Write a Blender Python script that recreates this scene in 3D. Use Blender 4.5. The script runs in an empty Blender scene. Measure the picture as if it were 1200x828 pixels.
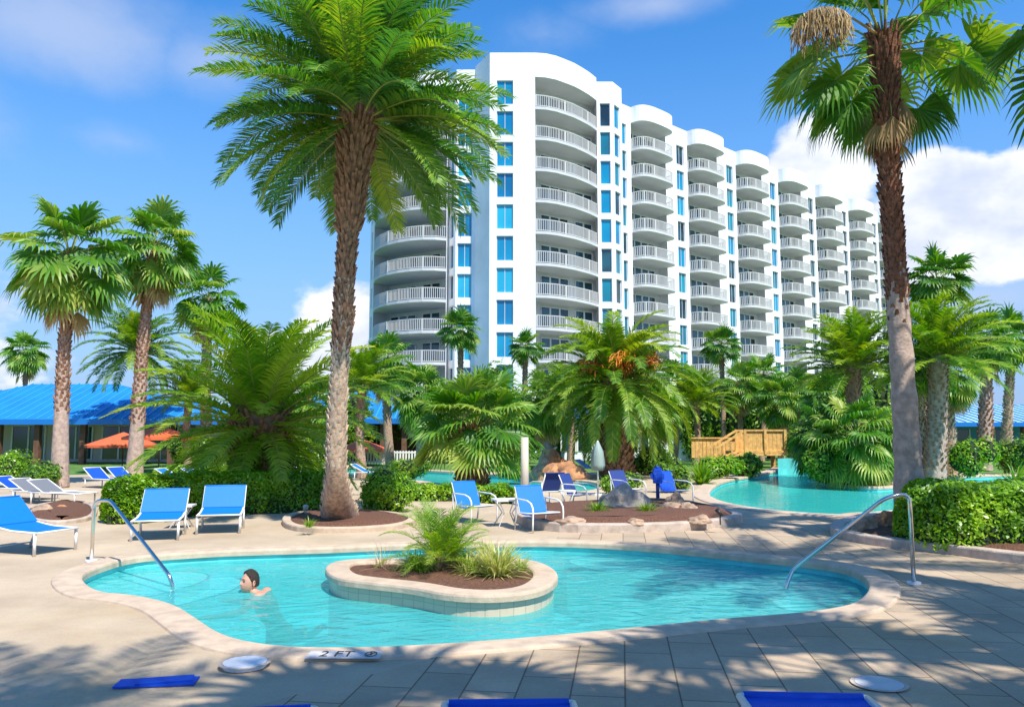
import bpy, bmesh, math, random
from mathutils import Vector, Matrix, noise
from mathutils.geometry import delaunay_2d_cdt
R = math.radians
rnd = random.Random(7)
S = bpy.context.scene
C = S.collection

# ------------------------------------------------------------------ camera
F = 933.0; CX, CY = 600.0, 414.0
PT = math.atan(94 / F); CH = 1.7
cp, sp = math.cos(PT), math.sin(PT)
def ray(px, py):
    u = (px - CX) / F; v = (CY - py) / F
    return Vector((u, cp - v * sp, sp + v * cp))
def W(px, py, Y):
    d = ray(px, py); return Vector((d.x * Y / d.y, Y, CH + d.z * Y / d.y))
def G(px, py, h=0.0):
    d = ray(px, py); t = (h - CH) / d.z
    return Vector((d.x * t, d.y * t, h))
cam = bpy.data.cameras.new('camera'); co = bpy.data.objects.new('camera', cam); C.objects.link(co)
co.location = (0, 0, CH); co.rotation_euler = (R(90) + PT, 0, 0)
cam.sensor_width = 36; cam.lens = F / 1200 * 36; cam.clip_end = 3000; cam.clip_start = 0.05
S.camera = co

# ------------------------------------------------------------------ helpers
class MB:
    def __init__(s): s.v = []; s.f = []; s.m = []; s.t = []; s.tone = 0.5; s.mi = 0; s.sm = []; s.smooth = False
    def face(s, pts, mi=None):
        b = len(s.v); s.v.extend([tuple(p) for p in pts]); s.t.extend([s.tone] * len(pts))
        s.f.append(tuple(range(b, b + len(pts)))); s.m.append(s.mi if mi is None else mi); s.sm.append(s.smooth)
    def raw(s, vs, fs, mi=None, smooth=None):
        b = len(s.v); s.v.extend([tuple(p) for p in vs]); s.t.extend([s.tone] * len(vs))
        for f in fs:
            s.f.append(tuple(b + i for i in f)); s.m.append(s.mi if mi is None else mi); s.sm.append(s.smooth if smooth is None else smooth)
    def box(s, c, d, rz=0, mi=None, M=None):
        x, y, z = d[0] / 2, d[1] / 2, d[2] / 2
        vs = [Vector((a * x, b * y, e * z)) for e in (-1, 1) for b in (-1, 1) for a in (-1, 1)]
        m = M if M is not None else Matrix.Rotation(rz, 3, 'Z')
        vs = [m @ v + Vector(c) for v in vs]
        s.raw(vs, [(0, 2, 3, 1), (4, 5, 7, 6), (0, 1, 5, 4), (2, 6, 7, 3), (0, 4, 6, 2), (1, 3, 7, 5)], mi)
    def bar(s, a, b, w, h, mi=None):
        a = Vector(a); b = Vector(b); d = (b - a); L = d.length; x = d.normalized()
        up = Vector((0, 0, 1)) if abs(x.z) < .95 else Vector((0, 1, 0))
        y = up.cross(x).normalized(); z = x.cross(y)
        M = Matrix((x, y, z)).transposed()
        s.box((a + b) / 2, (L, w, h), M=M, mi=mi)
    def tube(s, pts, r, n=8, mi=None, cap=True, noisef=None):
        pts = [Vector(p) for p in pts]; k = len(pts)
        rs = r if isinstance(r, (list, tuple)) else [r] * k
        vs = []; prev = None
        for i, p in enumerate(pts):
            t = (pts[min(i + 1, k - 1)] - pts[max(i - 1, 0)]).normalized()
            if prev is None:
                up = Vector((0, 0, 1)) if abs(t.z) < .9 else Vector((1, 0, 0)); x = up.cross(t).normalized()
            else:
                x = (prev - t * prev.dot(t)).normalized()
            prev = x; y = t.cross(x)
            for j in range(n):
                a = 2 * math.pi * j / n
                q = rs[i] * (1 if noisef is None else noisef(i, j))
                vs.append(p + (x * math.cos(a) + y * math.sin(a)) * q)
        fs = [(i * n + j, i * n + (j + 1) % n, (i + 1) * n + (j + 1) % n, (i + 1) * n + j) for i in range(k - 1) for j in range(n)]
        if cap: fs += [tuple(range(n - 1, -1, -1)), tuple((k - 1) * n + j for j in range(n))]
        s.raw(vs, fs, mi, smooth=True)
    def prism(s, poly, z0, z1, mi=None, top=True, bot=True):
        n = len(poly); vs = [(p[0], p[1], z0) for p in poly] + [(p[0], p[1], z1) for p in poly]
        fs = [(i, (i + 1) % n, n + (i + 1) % n, n + i) for i in range(n)]
        if top: fs.append(tuple(range(n, 2 * n)))
        if bot: fs.append(tuple(range(n - 1, -1, -1)))
        s.raw(vs, fs, mi)
    def build(s, name, mats, parent=None, loc=None):
        me = bpy.data.meshes.new(name); me.from_pydata(s.v, [], s.f)
        ml = mats if isinstance(mats, (list, tuple)) else [mats]
        for m in ml: me.materials.append(m)
        me.polygons.foreach_set('material_index', s.m); me.polygons.foreach_set('use_smooth', s.sm)
        a = me.attributes.new('tone', 'FLOAT', 'POINT'); a.data.foreach_set('value', s.t)
        me.update()
        o = bpy.data.objects.new(name, me); C.objects.link(o)
        if parent: o.parent = parent
        if loc is not None: o.location = loc
        return o
def tag(o, label=None, cat=None, group=None, kind=None):
    if label: o['label'] = label
    if cat: o['category'] = cat
    if group: o['group'] = group
    if kind: o['kind'] = kind
    return o
def thing(name, label, cat, loc=(0, 0, 0), rz=0, group=None):
    o = bpy.data.objects.new(name, None); C.objects.link(o); o.location = loc; o.rotation_euler = (0, 0, rz)
    o.empty_display_size = .2
    return tag(o, label, cat, group)
def dup(root, loc, rz=0, label=None, scale=None, group=None):
    r = root.copy(); C.objects.link(r); r.location = loc; r.rotation_euler = (0, 0, rz)
    if label: r['label'] = label
    if group: r['group'] = group
    if scale: r.scale = scale
    def rec(a, b):
        for ch in list(a.children):
            c = ch.copy(); C.objects.link(c); c.parent = b; rec(ch, c)
    rec(root, r)
    return r
def inside(p, poly):
    x, y = p[0], p[1]; c = False; n = len(poly)
    for i in range(n):
        a = poly[i]; b = poly[i - 1]
        if (a[1] > y) != (b[1] > y) and x < (b[0] - a[0]) * (y - a[1]) / (b[1] - a[1]) + a[0]: c = not c
    return c
def smooth(poly, it=2, closed=True):
    p = [Vector((a[0], a[1])) for a in poly]
    for _ in range(it):
        q = []; n = len(p)
        for i in range(n if closed else n - 1):
            a = p[i]; b = p[(i + 1) % n]; q += [a * .75 + b * .25, a * .25 + b * .75]
        if not closed: q = [p[0]] + q + [p[-1]]
        p = q
    return p
def offset(poly, d):      # positive = outward for a counter-clockwise loop
    n = len(poly); ar = sum(poly[i - 1][0] * poly[i][1] - poly[i][0] * poly[i - 1][1] for i in range(n))
    sg = 1 if ar > 0 else -1; out = []
    for i in range(n):
        t = (poly[(i + 1) % n] - poly[i - 1]).normalized()
        out.append(poly[i] + Vector((t.y, -t.x)) * d * sg)
    return out
def sheet(outer, holes, z, extra=()):
    vs = []; es = []
    for lp in [outer] + list(holes):
        b = len(vs); n = len(lp); vs += [Vector((p[0], p[1])) for p in lp]; es += [(b + i, b + (i + 1) % n) for i in range(n)]
    r = delaunay_2d_cdt(vs, es, [], 0, 1e-6)
    m = MB(); m.v = [(v.x, v.y, z) for v in r[0]]; m.t = [0.5] * len(m.v)
    for f in r[2]:
        c = sum((Vector(m.v[i]) for i in f), Vector()) / len(f)
        if inside(c, outer) and not any(inside(c, h) for h in holes):
            a, b2, c2 = [Vector(m.v[i]) for i in f[:3]]
            if (b2 - a).cross(c2 - a).z < 0: f = f[::-1]
            m.f.append(tuple(f)); m.m.append(0); m.sm.append(False)
    return m

# ------------------------------------------------------------------ materials
def mat(name, col=(.5, .5, .5), rough=.6, metal=0, spec=.5, var=0, vscale=3, bump=0, bscale=20, col2=None, detail=4):
    m = bpy.data.materials.new(name); m.use_nodes = True; nt = m.node_tree; N = nt.nodes; L = nt.links
    b = N['Principled BSDF']; b.inputs['Base Color'].default_value = (*col, 1)
    b.inputs['Roughness'].default_value = rough; b.inputs['Metallic'].default_value = metal
    b.inputs['Specular IOR Level'].default_value = spec
    tc = N.new('ShaderNodeTexCoord')
    if var or col2:
        n = N.new('ShaderNodeTexNoise'); n.inputs['Scale'].default_value = vscale; n.inputs['Detail'].default_value = detail
        n.inputs['Roughness'].default_value = .6
        L.new(tc.outputs['Object'], n.inputs['Vector'])
        r = N.new('ShaderNodeValToRGB'); c2 = col2 or tuple(max(0, c * (1 - var)) for c in col)
        c1 = col if col2 else tuple(c * (1 + var * .5) for c in col)
        r.color_ramp.elements[0].position = .35; r.color_ramp.elements[0].color = (*c2, 1)
        r.color_ramp.elements[1].position = .65; r.color_ramp.elements[1].color = (*c1, 1)
        L.new(n.outputs['Fac'], r.inputs['Fac']); L.new(r.outputs['Color'], b.inputs['Base Color'])
    if bump:
        n = N.new('ShaderNodeTexNoise'); n.inputs['Scale'].default_value = bscale; n.inputs['Detail'].default_value = 5
        L.new(tc.outputs['Object'], n.inputs['Vector'])
        u = N.new('ShaderNodeBump'); u.inputs['Strength'].default_value = bump; u.inputs['Distance'].default_value = .02
        L.new(n.outputs['Fac'], u.inputs['Height']); L.new(u.outputs['Normal'], b.inputs['Normal'])
    return m
def leafmat(name, dark, mid, light, rough=.45, trans=.35):
    m = bpy.data.materials.new(name); m.use_nodes = True; nt = m.node_tree; N = nt.nodes; L = nt.links
    b = N['Principled BSDF']; out = N['Material Output']
    at = N.new('ShaderNodeAttribute'); at.attribute_name = 'tone'
    geo = N.new('ShaderNodeNewGeometry')
    ma = N.new('ShaderNodeMath'); ma.operation = 'MULTIPLY_ADD'; ma.inputs[1].default_value = .3; L.new(geo.outputs['Random Per Island'], ma.inputs[0])
    mb = N.new('ShaderNodeMath'); mb.operation = 'MULTIPLY_ADD'; mb.inputs[1].default_value = .85; mb.inputs[2].default_value = -.06
    L.new(at.outputs['Fac'], mb.inputs[0]); L.new(mb.outputs[0], ma.inputs[2])
    r = N.new('ShaderNodeValToRGB'); e = r.color_ramp.elements
    e[0].position = 0; e[0].color = (*dark, 1); e[1].position = 1; e[1].color = (*light, 1)
    x = e.new(.5); x.color = (*mid, 1)
    L.new(ma.outputs[0], r.inputs['Fac']); L.new(r.outputs['Color'], b.inputs['Base Color'])
    b.inputs['Roughness'].default_value = rough
    t = N.new('ShaderNodeBsdfTranslucent'); mx = N.new('ShaderNodeMixShader'); mx.inputs[0].default_value = trans
    hs = N.new('ShaderNodeHueSaturation'); hs.inputs['Value'].default_value = 1.5; hs.inputs['Saturation'].default_value = 1.1
    L.new(r.outputs['Color'], hs.inputs['Color']); L.new(hs.outputs['Color'], t.inputs['Color'])
    L.new(b.outputs[0], mx.inputs[1]); L.new(t.outputs[0], mx.inputs[2]); L.new(mx.outputs[0], out.inputs['Surface'])
    return m
M = {}
M['date'] = leafmat('date_leaf', (.03, .10, .02), (.10, .24, .015), (.42, .50, .05))
M['datebright'] = leafmat('date_leaf_bright', (.05, .17, .03), (.19, .36, .03), (.55, .60, .07), trans=.5)
M['dateblue'] = leafmat('date_leaf_cool', (.025, .12, .04), (.11, .27, .03), (.44, .52, .05))
M['fan'] = leafmat('fan_leaf', (.02, .09, .015), (.10, .27, .02), (.48, .52, .10))
M['fandark'] = leafmat('fan_leaf_dark', (.02, .10, .02), (.09, .24, .02), (.42, .50, .06))
M['hedge'] = leafmat('hedge_leaf', (.04, .14, .008), (.19, .40, .01), (.50, .66, .04), rough=.35)
M['bush'] = leafmat('bush_leaf', (.04, .13, .012), (.14, .30, .015), (.38, .52, .03))
M['grassy'] = leafmat('grassy_leaf', (.06, .16, .01), (.20, .36, .02), (.50, .60, .12))
M['flax'] = leafmat('flax_leaf', (.20, .30, .04), (.50, .52, .14), (.80, .76, .38))
M['straw'] = leafmat('straw_leaf', (.24, .15, .07), (.52, .38, .18), (.78, .64, .38), rough=.7)
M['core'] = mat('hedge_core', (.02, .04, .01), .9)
M['bark'] = mat('palm_bark', (.42, .28, .19), .9, var=.45, vscale=14, bump=.8, bscale=30)
M['barkred'] = mat('palm_bark_red', (.24, .10, .055), .9, var=.5, vscale=14, bump=.8, bscale=30)
M['barkgrey'] = mat('palm_bark_grey', (.46, .34, .27), .85, var=.3, vscale=9, bump=.7, bscale=22)
M['boot'] = mat('leaf_base', (.36, .19, .11), .85, var=.5, vscale=11)
M['bootlight'] = mat('leaf_base_light', (.60, .47, .34), .85, var=.35, vscale=11)
M['petiole'] = mat('petiole', (.30, .36, .06), .5, var=.3, vscale=5)
M['fruit'] = mat('fruit_stalk', (.75, .24, .02), .6, var=.5, vscale=8)
M['wood'] = mat('trunk_wood', (.22, .15, .10), .9, var=.3, vscale=8, bump=.5)
M['white'] = mat('white_stucco', (.86, .865, .88), .75, var=.12, vscale=.25, bump=.05, bscale=3)
M['soffit'] = mat('shade_grey_plaster', (.60, .60, .60), .8, var=.06, vscale=.5)  # greyer than the stucco: shade of recesses and soffits put into the colour
M['rail'] = mat('white_railing', (.58, .57, .54), .5)
def glass(name, c1, c2, vs=.22):
    m = mat(name, c1, .06, spec=.9, col2=c2, vscale=vs, detail=1); return m
M['glass'] = glass('blue_glass', (.0, .30, .50), (.0, .17, .36))
M['glassb'] = glass('blue_glass_dark', (.0, .16, .34), (.0, .07, .20)); M['glassc'] = glass('blue_glass_pale', (.02, .40, .58), (.0, .30, .50))
M['glassteal'] = glass('teal_glass', (.0, .26, .36), (.01, .13, .20))
M['glassdark'] = glass('dark_glass', (.02, .09, .12), (.006, .015, .02), .5)
M['frame'] = mat('window_frame', (.70, .72, .74), .4)
M['bluesling'] = mat('blue_sling', (.0, .17, .64), .55, var=.06, vscale=30, bump=.15, bscale=300)
M['bluedeep'] = mat('deep_blue_sling', (.0, .07, .55), .6, var=.08, vscale=30)
M['navy'] = mat('navy_fabric', (.02, .05, .22), .7, var=.1, vscale=12)
M['paintwhite'] = mat('white_powder_coat', (.80, .79, .74), .35, var=.05, vscale=6)
M['steel'] = mat('stainless_steel', (.72, .70, .66), .16, metal=1)
M['coping'] = mat('coping_stone', (.56, .43, .31), .8, var=.18, vscale=5, bump=.3, bscale=60)
M['kerb'] = mat('kerb_stone', (.52, .42, .34), .85, var=.25, vscale=6, bump=.4, bscale=40)
M['mulch'] = mat('brown_mulch', (.17, .075, .042), .95, var=.6, vscale=40, bump=1.0, bscale=70)
M['rock'] = mat('tan_rock', (.42, .29, .20), .9, var=.4, vscale=5, bump=1, bscale=9)
M['rockred'] = mat('rust_rock', (.52, .24, .11), .9, var=.5, vscale=3, bump=1, bscale=6)
M['rockgrey'] = mat('grey_rock', (.34, .30, .26), .9, var=.3, vscale=5, bump=1, bscale=9)
M['black'] = mat('black_metal', (.02, .02, .02), .4)
M['lumber'] = mat('orange_lumber', (.74, .43, .13), .7, var=.3, vscale=6, bump=.3)
M['orange'] = mat('orange_canvas', (.75, .13, .04), .7, var=.1, vscale=3)
M['cream'] = mat('cream_wall', (.62, .56, .46), .8, var=.1, vscale=1)
M['brown'] = mat('brown_timber', (.16, .075, .045), .8, var=.3, vscale=3)
M['skin'] = mat('skin', (.60, .30, .20), .5, var=.08, vscale=14)
M['hair'] = mat('dark_hair', (.03, .018, .012), .6, var=.4, vscale=40, bump=.8, bscale=120)
M['trunks'] = mat('swim_shorts', (.03, .06, .12), .8)
M['eye'] = mat('eye_white', (.5, .48, .46), .3)
M['lip'] = mat('lips', (.45, .14, .12), .5)
M['dish'] = mat('white_plastic', (.80, .80, .82), .4, var=.05, vscale=8)
M['tealwall'] = mat('teal_pool_paint', (.12, .64, .64), .6, var=.2, vscale=2)
M['greywhite'] = mat('pale_canvas', (.30, .40, .36), .8, var=.1, vscale=4)
M['bluewall'] = mat('blue_wall', (.10, .35, .62), .8, var=.1, vscale=.6)

def roofmat(name, col):
    m = mat(name, col, .5, var=.15, vscale=.6)
    return m
M['roof'] = roofmat('blue_metal_roof', (.01, .21, .56))
M['roofpale'] = roofmat('pale_blue_roof', (.30, .50, .66))
M['rib'] = mat('blue_roof_rib', (.05, .36, .74), .4)
M['fascia'] = mat('blue_fascia', (.01, .16, .52), .4)

def nodes(name):
    m = bpy.data.materials.new(name); m.use_nodes = True; return m, m.node_tree.nodes, m.node_tree.links
def deckmat(name, brick):
    m, N, L = nodes(name); b = N['Principled BSDF']; b.inputs['Roughness'].default_value = .8
    b.inputs['Specular IOR Level'].default_value = .3
    tc = N.new('ShaderNodeTexCoord')
    n1 = N.new('ShaderNodeTexNoise'); n1.inputs['Scale'].default_value = .7; n1.inputs['Detail'].default_value = 6; n1.inputs['Roughness'].default_value = .65
    n2 = N.new('ShaderNodeTexNoise'); n2.inputs['Scale'].default_value = 45; n2.inputs['Detail'].default_value = 3
    for n in (n1, n2): L.new(tc.outputs['Object'], n.inputs['Vector'])
    r = N.new('ShaderNodeValToRGB'); r.color_ramp.elements[0].position = .3; r.color_ramp.elements[1].position = .7
    r.color_ramp.elements[0].color = (.475, .365, .25, 1); r.color_ramp.elements[1].color = (.675, .54, .375, 1)
    L.new(n1.outputs['Fac'], r.inputs['Fac'])
    mx = N.new('ShaderNodeMix'); mx.data_type = 'RGBA'; mx.blend_type = 'MULTIPLY'; mx.inputs['Factor'].default_value = .35
    L.new(r.outputs['Color'], mx.inputs[6]); L.new(n2.outputs['Color'], mx.inputs[7])
    col = mx.outputs[2]
    bp = N.new('ShaderNodeBump'); bp.inputs['Strength'].default_value = .25; bp.inputs['Distance'].default_value = .01
    L.new(n2.outputs['Fac'], bp.inputs['Height'])
    if brick:
        mp = N.new('ShaderNodeMapping'); mp.inputs['Rotation'].default_value = (0, 0, R(-90 + 7.8))
        L.new(tc.outputs['Object'], mp.inputs['Vector'])
        k = N.new('ShaderNodeTexBrick'); k.offset = .5; k.inputs['Scale'].default_value = 1
        k.inputs['Brick Width'].default_value = .72; k.inputs['Row Height'].default_value = .355
        k.inputs['Mortar Size'].default_value = .007; k.inputs['Mortar Smooth'].default_value = .3; k.inputs['Bias'].default_value = 0
        k.inputs['Color1'].default_value = (1.05, 1.0, .98, 1); k.inputs['Color2'].default_value = (.80, .80, .80, 1); k.inputs['Mortar'].default_value = (.42, .37, .34, 1)
        L.new(mp.outputs[0], k.inputs['Vector'])
        m2 = N.new('ShaderNodeMix'); m2.data_type = 'RGBA'; m2.blend_type = 'MULTIPLY'; m2.inputs['Factor'].default_value = 1
        L.new(col, m2.inputs[6]); L.new(k.outputs['Color'], m2.inputs[7]); col = m2.outputs[2]
        b2 = N.new('ShaderNodeBump'); b2.invert = True; b2.inputs['Strength'].default_value = .6; b2.inputs['Distance'].default_value = .01
        L.new(k.outputs['Fac'], b2.inputs['Height']); L.new(bp.outputs[0], b2.inputs['Normal']); bp = b2
    # damp stains
    n3 = N.new('ShaderNodeTexNoise'); n3.inputs['Scale'].default_value = .45; n3.inputs['Detail'].default_value = 3
    L.new(tc.outputs['Object'], n3.inputs['Vector'])
    mr = N.new('ShaderNodeMapRange'); mr.inputs['From Min'].default_value = .56; mr.inputs['From Max'].default_value = .66
    L.new(n3.outputs['Fac'], mr.inputs['Value'])
    m3 = N.new('ShaderNodeMix'); m3.data_type = 'RGBA'; m3.blend_type = 'MULTIPLY'
    ml = N.new('ShaderNodeMath'); ml.operation = 'MULTIPLY'; ml.inputs[1].default_value = .45; L.new(mr.outputs[0], ml.inputs[0])
    L.new(ml.outputs[0], m3.inputs['Factor']); L.new(col, m3.inputs[6]); m3.inputs[7].default_value = (.86, .78, .60, 1)
    L.new(m3.outputs[2], b.inputs['Base Color']); L.new(bp.outputs[0], b.inputs['Normal'])
    return m
M['deck'] = deckmat('deck_concrete', False); M['paving'] = deckmat('deck_paving', True)
M['grass'] = mat('lawn', (.10, .22, .03), .9, var=.5, vscale=2, bump=.8, bscale=40)

def watermat(name, tint, scale, strength, body, cloudy, refl=.75):
    m, N, L = nodes(name); N.remove(N['Principled BSDF']); out = N['Material Output']
    tc = N.new('ShaderNodeTexCoord'); n = N.new('ShaderNodeTexNoise'); n.inputs['Scale'].default_value = scale; n.inputs['Detail'].default_value = 3
    n.inputs['Distortion'].default_value = .8
    mp = N.new('ShaderNodeMapping'); mp.inputs['Scale'].default_value = (1, 1.6, 1); L.new(tc.outputs['Object'], mp.inputs[0]); L.new(mp.outputs[0], n.inputs['Vector'])
    bp = N.new('ShaderNodeBump'); bp.inputs['Strength'].default_value = strength; bp.inputs['Distance'].default_value = .05
    n2 = N.new('ShaderNodeTexVoronoi'); n2.feature = 'SMOOTH_F1'; n2.inputs['Scale'].default_value = scale * 2.1; L.new(n.outputs['Color'], mp.inputs['Location']) if False else L.new(mp.outputs[0], n2.inputs['Vector'])
    ad = N.new('ShaderNodeMath'); ad.operation = 'MULTIPLY_ADD'; ad.inputs[1].default_value = .22; L.new(n2.outputs['Distance'], ad.inputs[0]); L.new(n.outputs['Fac'], ad.inputs[2])
    L.new(ad.outputs[0], bp.inputs['Height'])
    t = N.new('ShaderNodeBsdfTransparent'); t.inputs['Color'].default_value = (*tint, 1)
    g = N.new('ShaderNodeBsdfGlossy'); g.inputs['Roughness'].default_value = .03; L.new(bp.outputs[0], g.inputs['Normal'])
    fr = N.new('ShaderNodeFresnel'); fr.inputs['IOR'].default_value = 1.33; L.new(bp.outputs[0], fr.inputs['Normal'])
    f2 = N.new('ShaderNodeMath'); f2.operation = 'MULTIPLY'; f2.inputs[1].default_value = refl; L.new(fr.outputs[0], f2.inputs[0])
    mx = N.new('ShaderNodeMixShader'); L.new(f2.outputs[0], mx.inputs[0]); L.new(t.outputs[0], mx.inputs[1]); L.new(g.outputs[0], mx.inputs[2])
    df = N.new('ShaderNodeBsdfDiffuse'); df.inputs['Color'].default_value = (*body, 1); L.new(bp.outputs[0], df.inputs['Normal']); md = N.new('ShaderNodeMixShader'); md.inputs[0].default_value = cloudy
    L.new(t.outputs[0], md.inputs[1]); L.new(df.outputs[0], md.inputs[2]); L.new(md.outputs[0], mx.inputs[1])
    L.new(mx.outputs[0], out.inputs['Surface'])
    return m
M['water'] = watermat('spa_water', (.55, .95, .98), 2.6, .75, (.09, .57, .57), .55)
M['lagoonwater'] = watermat('lagoon_water', (.45, .92, .92), 1.2, .3, (.05, .58, .52), .62, .6)
def basinmat(name, ca, cb):     # plaster varied softly by noise between two given tones
    m, N, L = nodes(name); b = N['Principled BSDF']; b.inputs['Roughness'].default_value = .7
    tc = N.new('ShaderNodeTexCoord'); n = N.new('ShaderNodeTexNoise'); n.inputs['Scale'].default_value = 1.1; n.inputs['Detail'].default_value = 5
    L.new(tc.outputs['Object'], n.inputs['Vector'])
    r = N.new('ShaderNodeValToRGB'); r.color_ramp.elements[0].position = .3; r.color_ramp.elements[1].position = .75
    r.color_ramp.elements[0].color = (*ca, 1); r.color_ramp.elements[1].color = (*cb, 1)
    L.new(n.outputs['Fac'], r.inputs['Fac']); L.new(r.outputs['Color'], b.inputs['Base Color'])
    return m
M['basin'] = basinmat('pool_plaster', (.10, .55, .58), (.17, .68, .70))
M['step'] = basinmat('pool_step_plaster', (.50, .84, .82), (.66, .92, .90))
M['stepedge'] = mat('dark_tile_edge', (.01, .08, .14), .4)
M['lagoonbasin'] = basinmat('lagoon_plaster', (.06, .52, .52), (.16, .68, .66))
def tilemat():
    m, N, L = nodes('cream_tile'); b = N['Principled BSDF']; b.inputs['Roughness'].default_value = .3
    tc = N.new('ShaderNodeTexCoord'); k = N.new('ShaderNodeTexBrick'); k.offset = 0; k.inputs['Scale'].default_value = 1
    k.inputs['Brick Width'].default_value = .15; k.inputs['Row Height'].default_value = .15; k.inputs['Mortar Size'].default_value = .006
    k.inputs['Color1'].default_value = (.60, .49, .36, 1); k.inputs['Color2'].default_value = (.54, .44, .33, 1); k.inputs['Mortar'].default_value = (.42, .35, .27, 1)
    L.new(tc.outputs['UV'], k.inputs['Vector']); L.new(k.outputs['Color'], b.inputs['Base Color'])
    return m
M['tile'] = tilemat()

# ------------------------------------------------------------------ world & sun
sun_dir = Vector((.55, -.835, 0)) ; ELEV = R(56)
to_sun = Vector((sun_dir.x * math.cos(ELEV), sun_dir.y * math.cos(ELEV), math.sin(ELEV)))
sl = bpy.data.lights.new('sun', 'SUN'); sl.energy = 4.2; sl.angle = R(.5); sl.color = (1, .945, .85)
so = bpy.data.objects.new('sun', sl); C.objects.link(so); so.rotation_euler = to_sun.to_track_quat('Z', 'Y').to_euler(); so.location = (0, 0, 50)
w = bpy.data.worlds.new('World'); S.world = w; w.use_nodes = True; N = w.node_tree.nodes; L = w.node_tree.links
bg = N['Background']; bg.inputs['Strength'].default_value = .12
sky = N.new('ShaderNodeTexSky'); sky.sky_type = 'NISHITA'; sky.sun_disc = False; sky.sun_elevation = ELEV
sky.sun_rotation = math.atan2(sun_dir.x, sun_dir.y); sky.air_density = 1.3; sky.dust_density = .3; sky.ozone_density = 2.5
hs = N.new('ShaderNodeHueSaturation'); hs.inputs['Saturation'].default_value = 1.42; hs.inputs['Value'].default_value = 1.15; hs.inputs['Hue'].default_value = .508
L.new(sky.outputs[0], hs.inputs['Color'])
tc = N.new('ShaderNodeTexCoord'); sx = N.new('ShaderNodeSeparateXYZ'); L.new(tc.outputs['Generated'], sx.inputs[0])
def m2(op, a, b=None, c=None):
    n = N.new('ShaderNodeMath'); n.operation = op
    for i, x in enumerate((a, b, c)):
        if x is None: continue
        if isinstance(x, (int, float)): n.inputs[i].default_value = x
        else: L.new(x, n.inputs[i])
    return n.outputs[0]
az = m2('ARCTAN2', sx.outputs[0], sx.outputs[1]); el = m2('ARCSINE', sx.outputs[2])
def cloud_field(blobs):
    acc = None
    for px, py, rx, ry, wgt in blobs:
        d = ray(px, py).normalized(); a = math.atan2(d.x, d.y); e = math.asin(d.z)
        u = m2('DIVIDE', m2('SUBTRACT', az, a), rx / F); v = m2('DIVIDE', m2('SUBTRACT', el, e), ry / F)
        q = m2('SQRT', m2('ADD', m2('MULTIPLY', u, u), m2('MULTIPLY', v, v)))
        f = m2('MULTIPLY', m2('SUBTRACT', 1.0, q), wgt)
        acc = f if acc is None else m2('MAXIMUM', acc, f)
    return acc
def nz(scale, det, rg=.6, off=0):
    n = N.new('ShaderNodeTexNoise'); n.inputs['Scale'].default_value = scale; n.inputs['Detail'].default_value = det; n.inputs['Roughness'].default_value = rg
    mp = N.new('ShaderNodeMapping'); mp.inputs['Location'].default_value = (off, off, off); mp.inputs['Scale'].default_value = (1, 1, 1.6)
    L.new(tc.outputs['Generated'], mp.inputs[0]); L.new(mp.outputs[0], n.inputs['Vector'])
    return n.outputs['Fac']
def mr(v, a, b, c=0, d=1):
    n = N.new('ShaderNodeMapRange'); n.interpolation_type = 'SMOOTHSTEP'
    for i, x in ((0, v), (1, a), (2, b), (3, c), (4, d)):
        if isinstance(x, (int, float)): n.inputs[i].default_value = x
        else: L.new(x, n.inputs[i])
    return n.outputs[0]
cum = cloud_field([(955, 215, 80, 75, 1), (1165, 255, 90, 75, 1), (1045, 280, 110, 60, .9), (1250, 260, 70, 60, .8), (400, 385, 75, 75, .9), (330, 420, 90, 50, .8), (1110, 215, 60, 45, 1), (-300, 380, 260, 120, 1), (1900, 250, 280, 120, 1)])
cumn = m2('ADD', cum, m2('MULTIPLY', m2('SUBTRACT', nz(7, 8, .58), .5), 1.3))
cmask = mr(cumn, .08, .28)
wis = cloud_field([(60, 30, 190, 80, 1), (245, 75, 90, 60, .8), (770, 5, 130, 30, .7), (140, 165, 90, 30, .5), (640, 40, 90, 30, .35), (1150, 350, 140, 50, .7), (-200, 80, 200, 90, 1)])
wmask = m2('MULTIPLY', mr(m2('ADD', wis, m2('MULTIPLY', m2('SUBTRACT', nz(4, 6, .6, 3.1), .5), 1.4)), .05, .95), .62)
low = mr(el, R(0), R(30), .85, .0)
mx1 = N.new('ShaderNodeMix'); mx1.data_type = 'RGBA'; L.new(low, mx1.inputs['Factor']); L.new(hs.outputs[0], mx1.inputs[6]); mx1.inputs[7].default_value = (1.1, 2.3, 4.9, 1)
mx2 = N.new('ShaderNodeMix'); mx2.data_type = 'RGBA'; L.new(wmask, mx2.inputs['Factor']); L.new(mx1.outputs[2], mx2.inputs[6]); mx2.inputs[7].default_value = (3.3, 3.8, 5.0, 1)
sh = mr(nz(5, 5, .6, 1.7), .35, .7); cc = N.new('ShaderNodeMix'); cc.data_type = 'RGBA'; L.new(sh, cc.inputs['Factor'])
cc.inputs[6].default_value = (3.7, 4.15, 5.4, 1); cc.inputs[7].default_value = (6.6, 6.6, 6.6, 1)
mx3 = N.new('ShaderNodeMix'); mx3.data_type = 'RGBA'; L.new(cmask, mx3.inputs['Factor']); L.new(mx2.outputs[2], mx3.inputs[6]); L.new(cc.outputs[2], mx3.inputs[7])
L.new(mx3.outputs[2], bg.inputs['Color'])
S.view_settings.view_transform = 'Standard'; S.view_settings.look = 'None'; S.view_settings.gamma = 1; S.view_settings.use_curve_mapping = False
S.view_settings.exposure = .65

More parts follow.
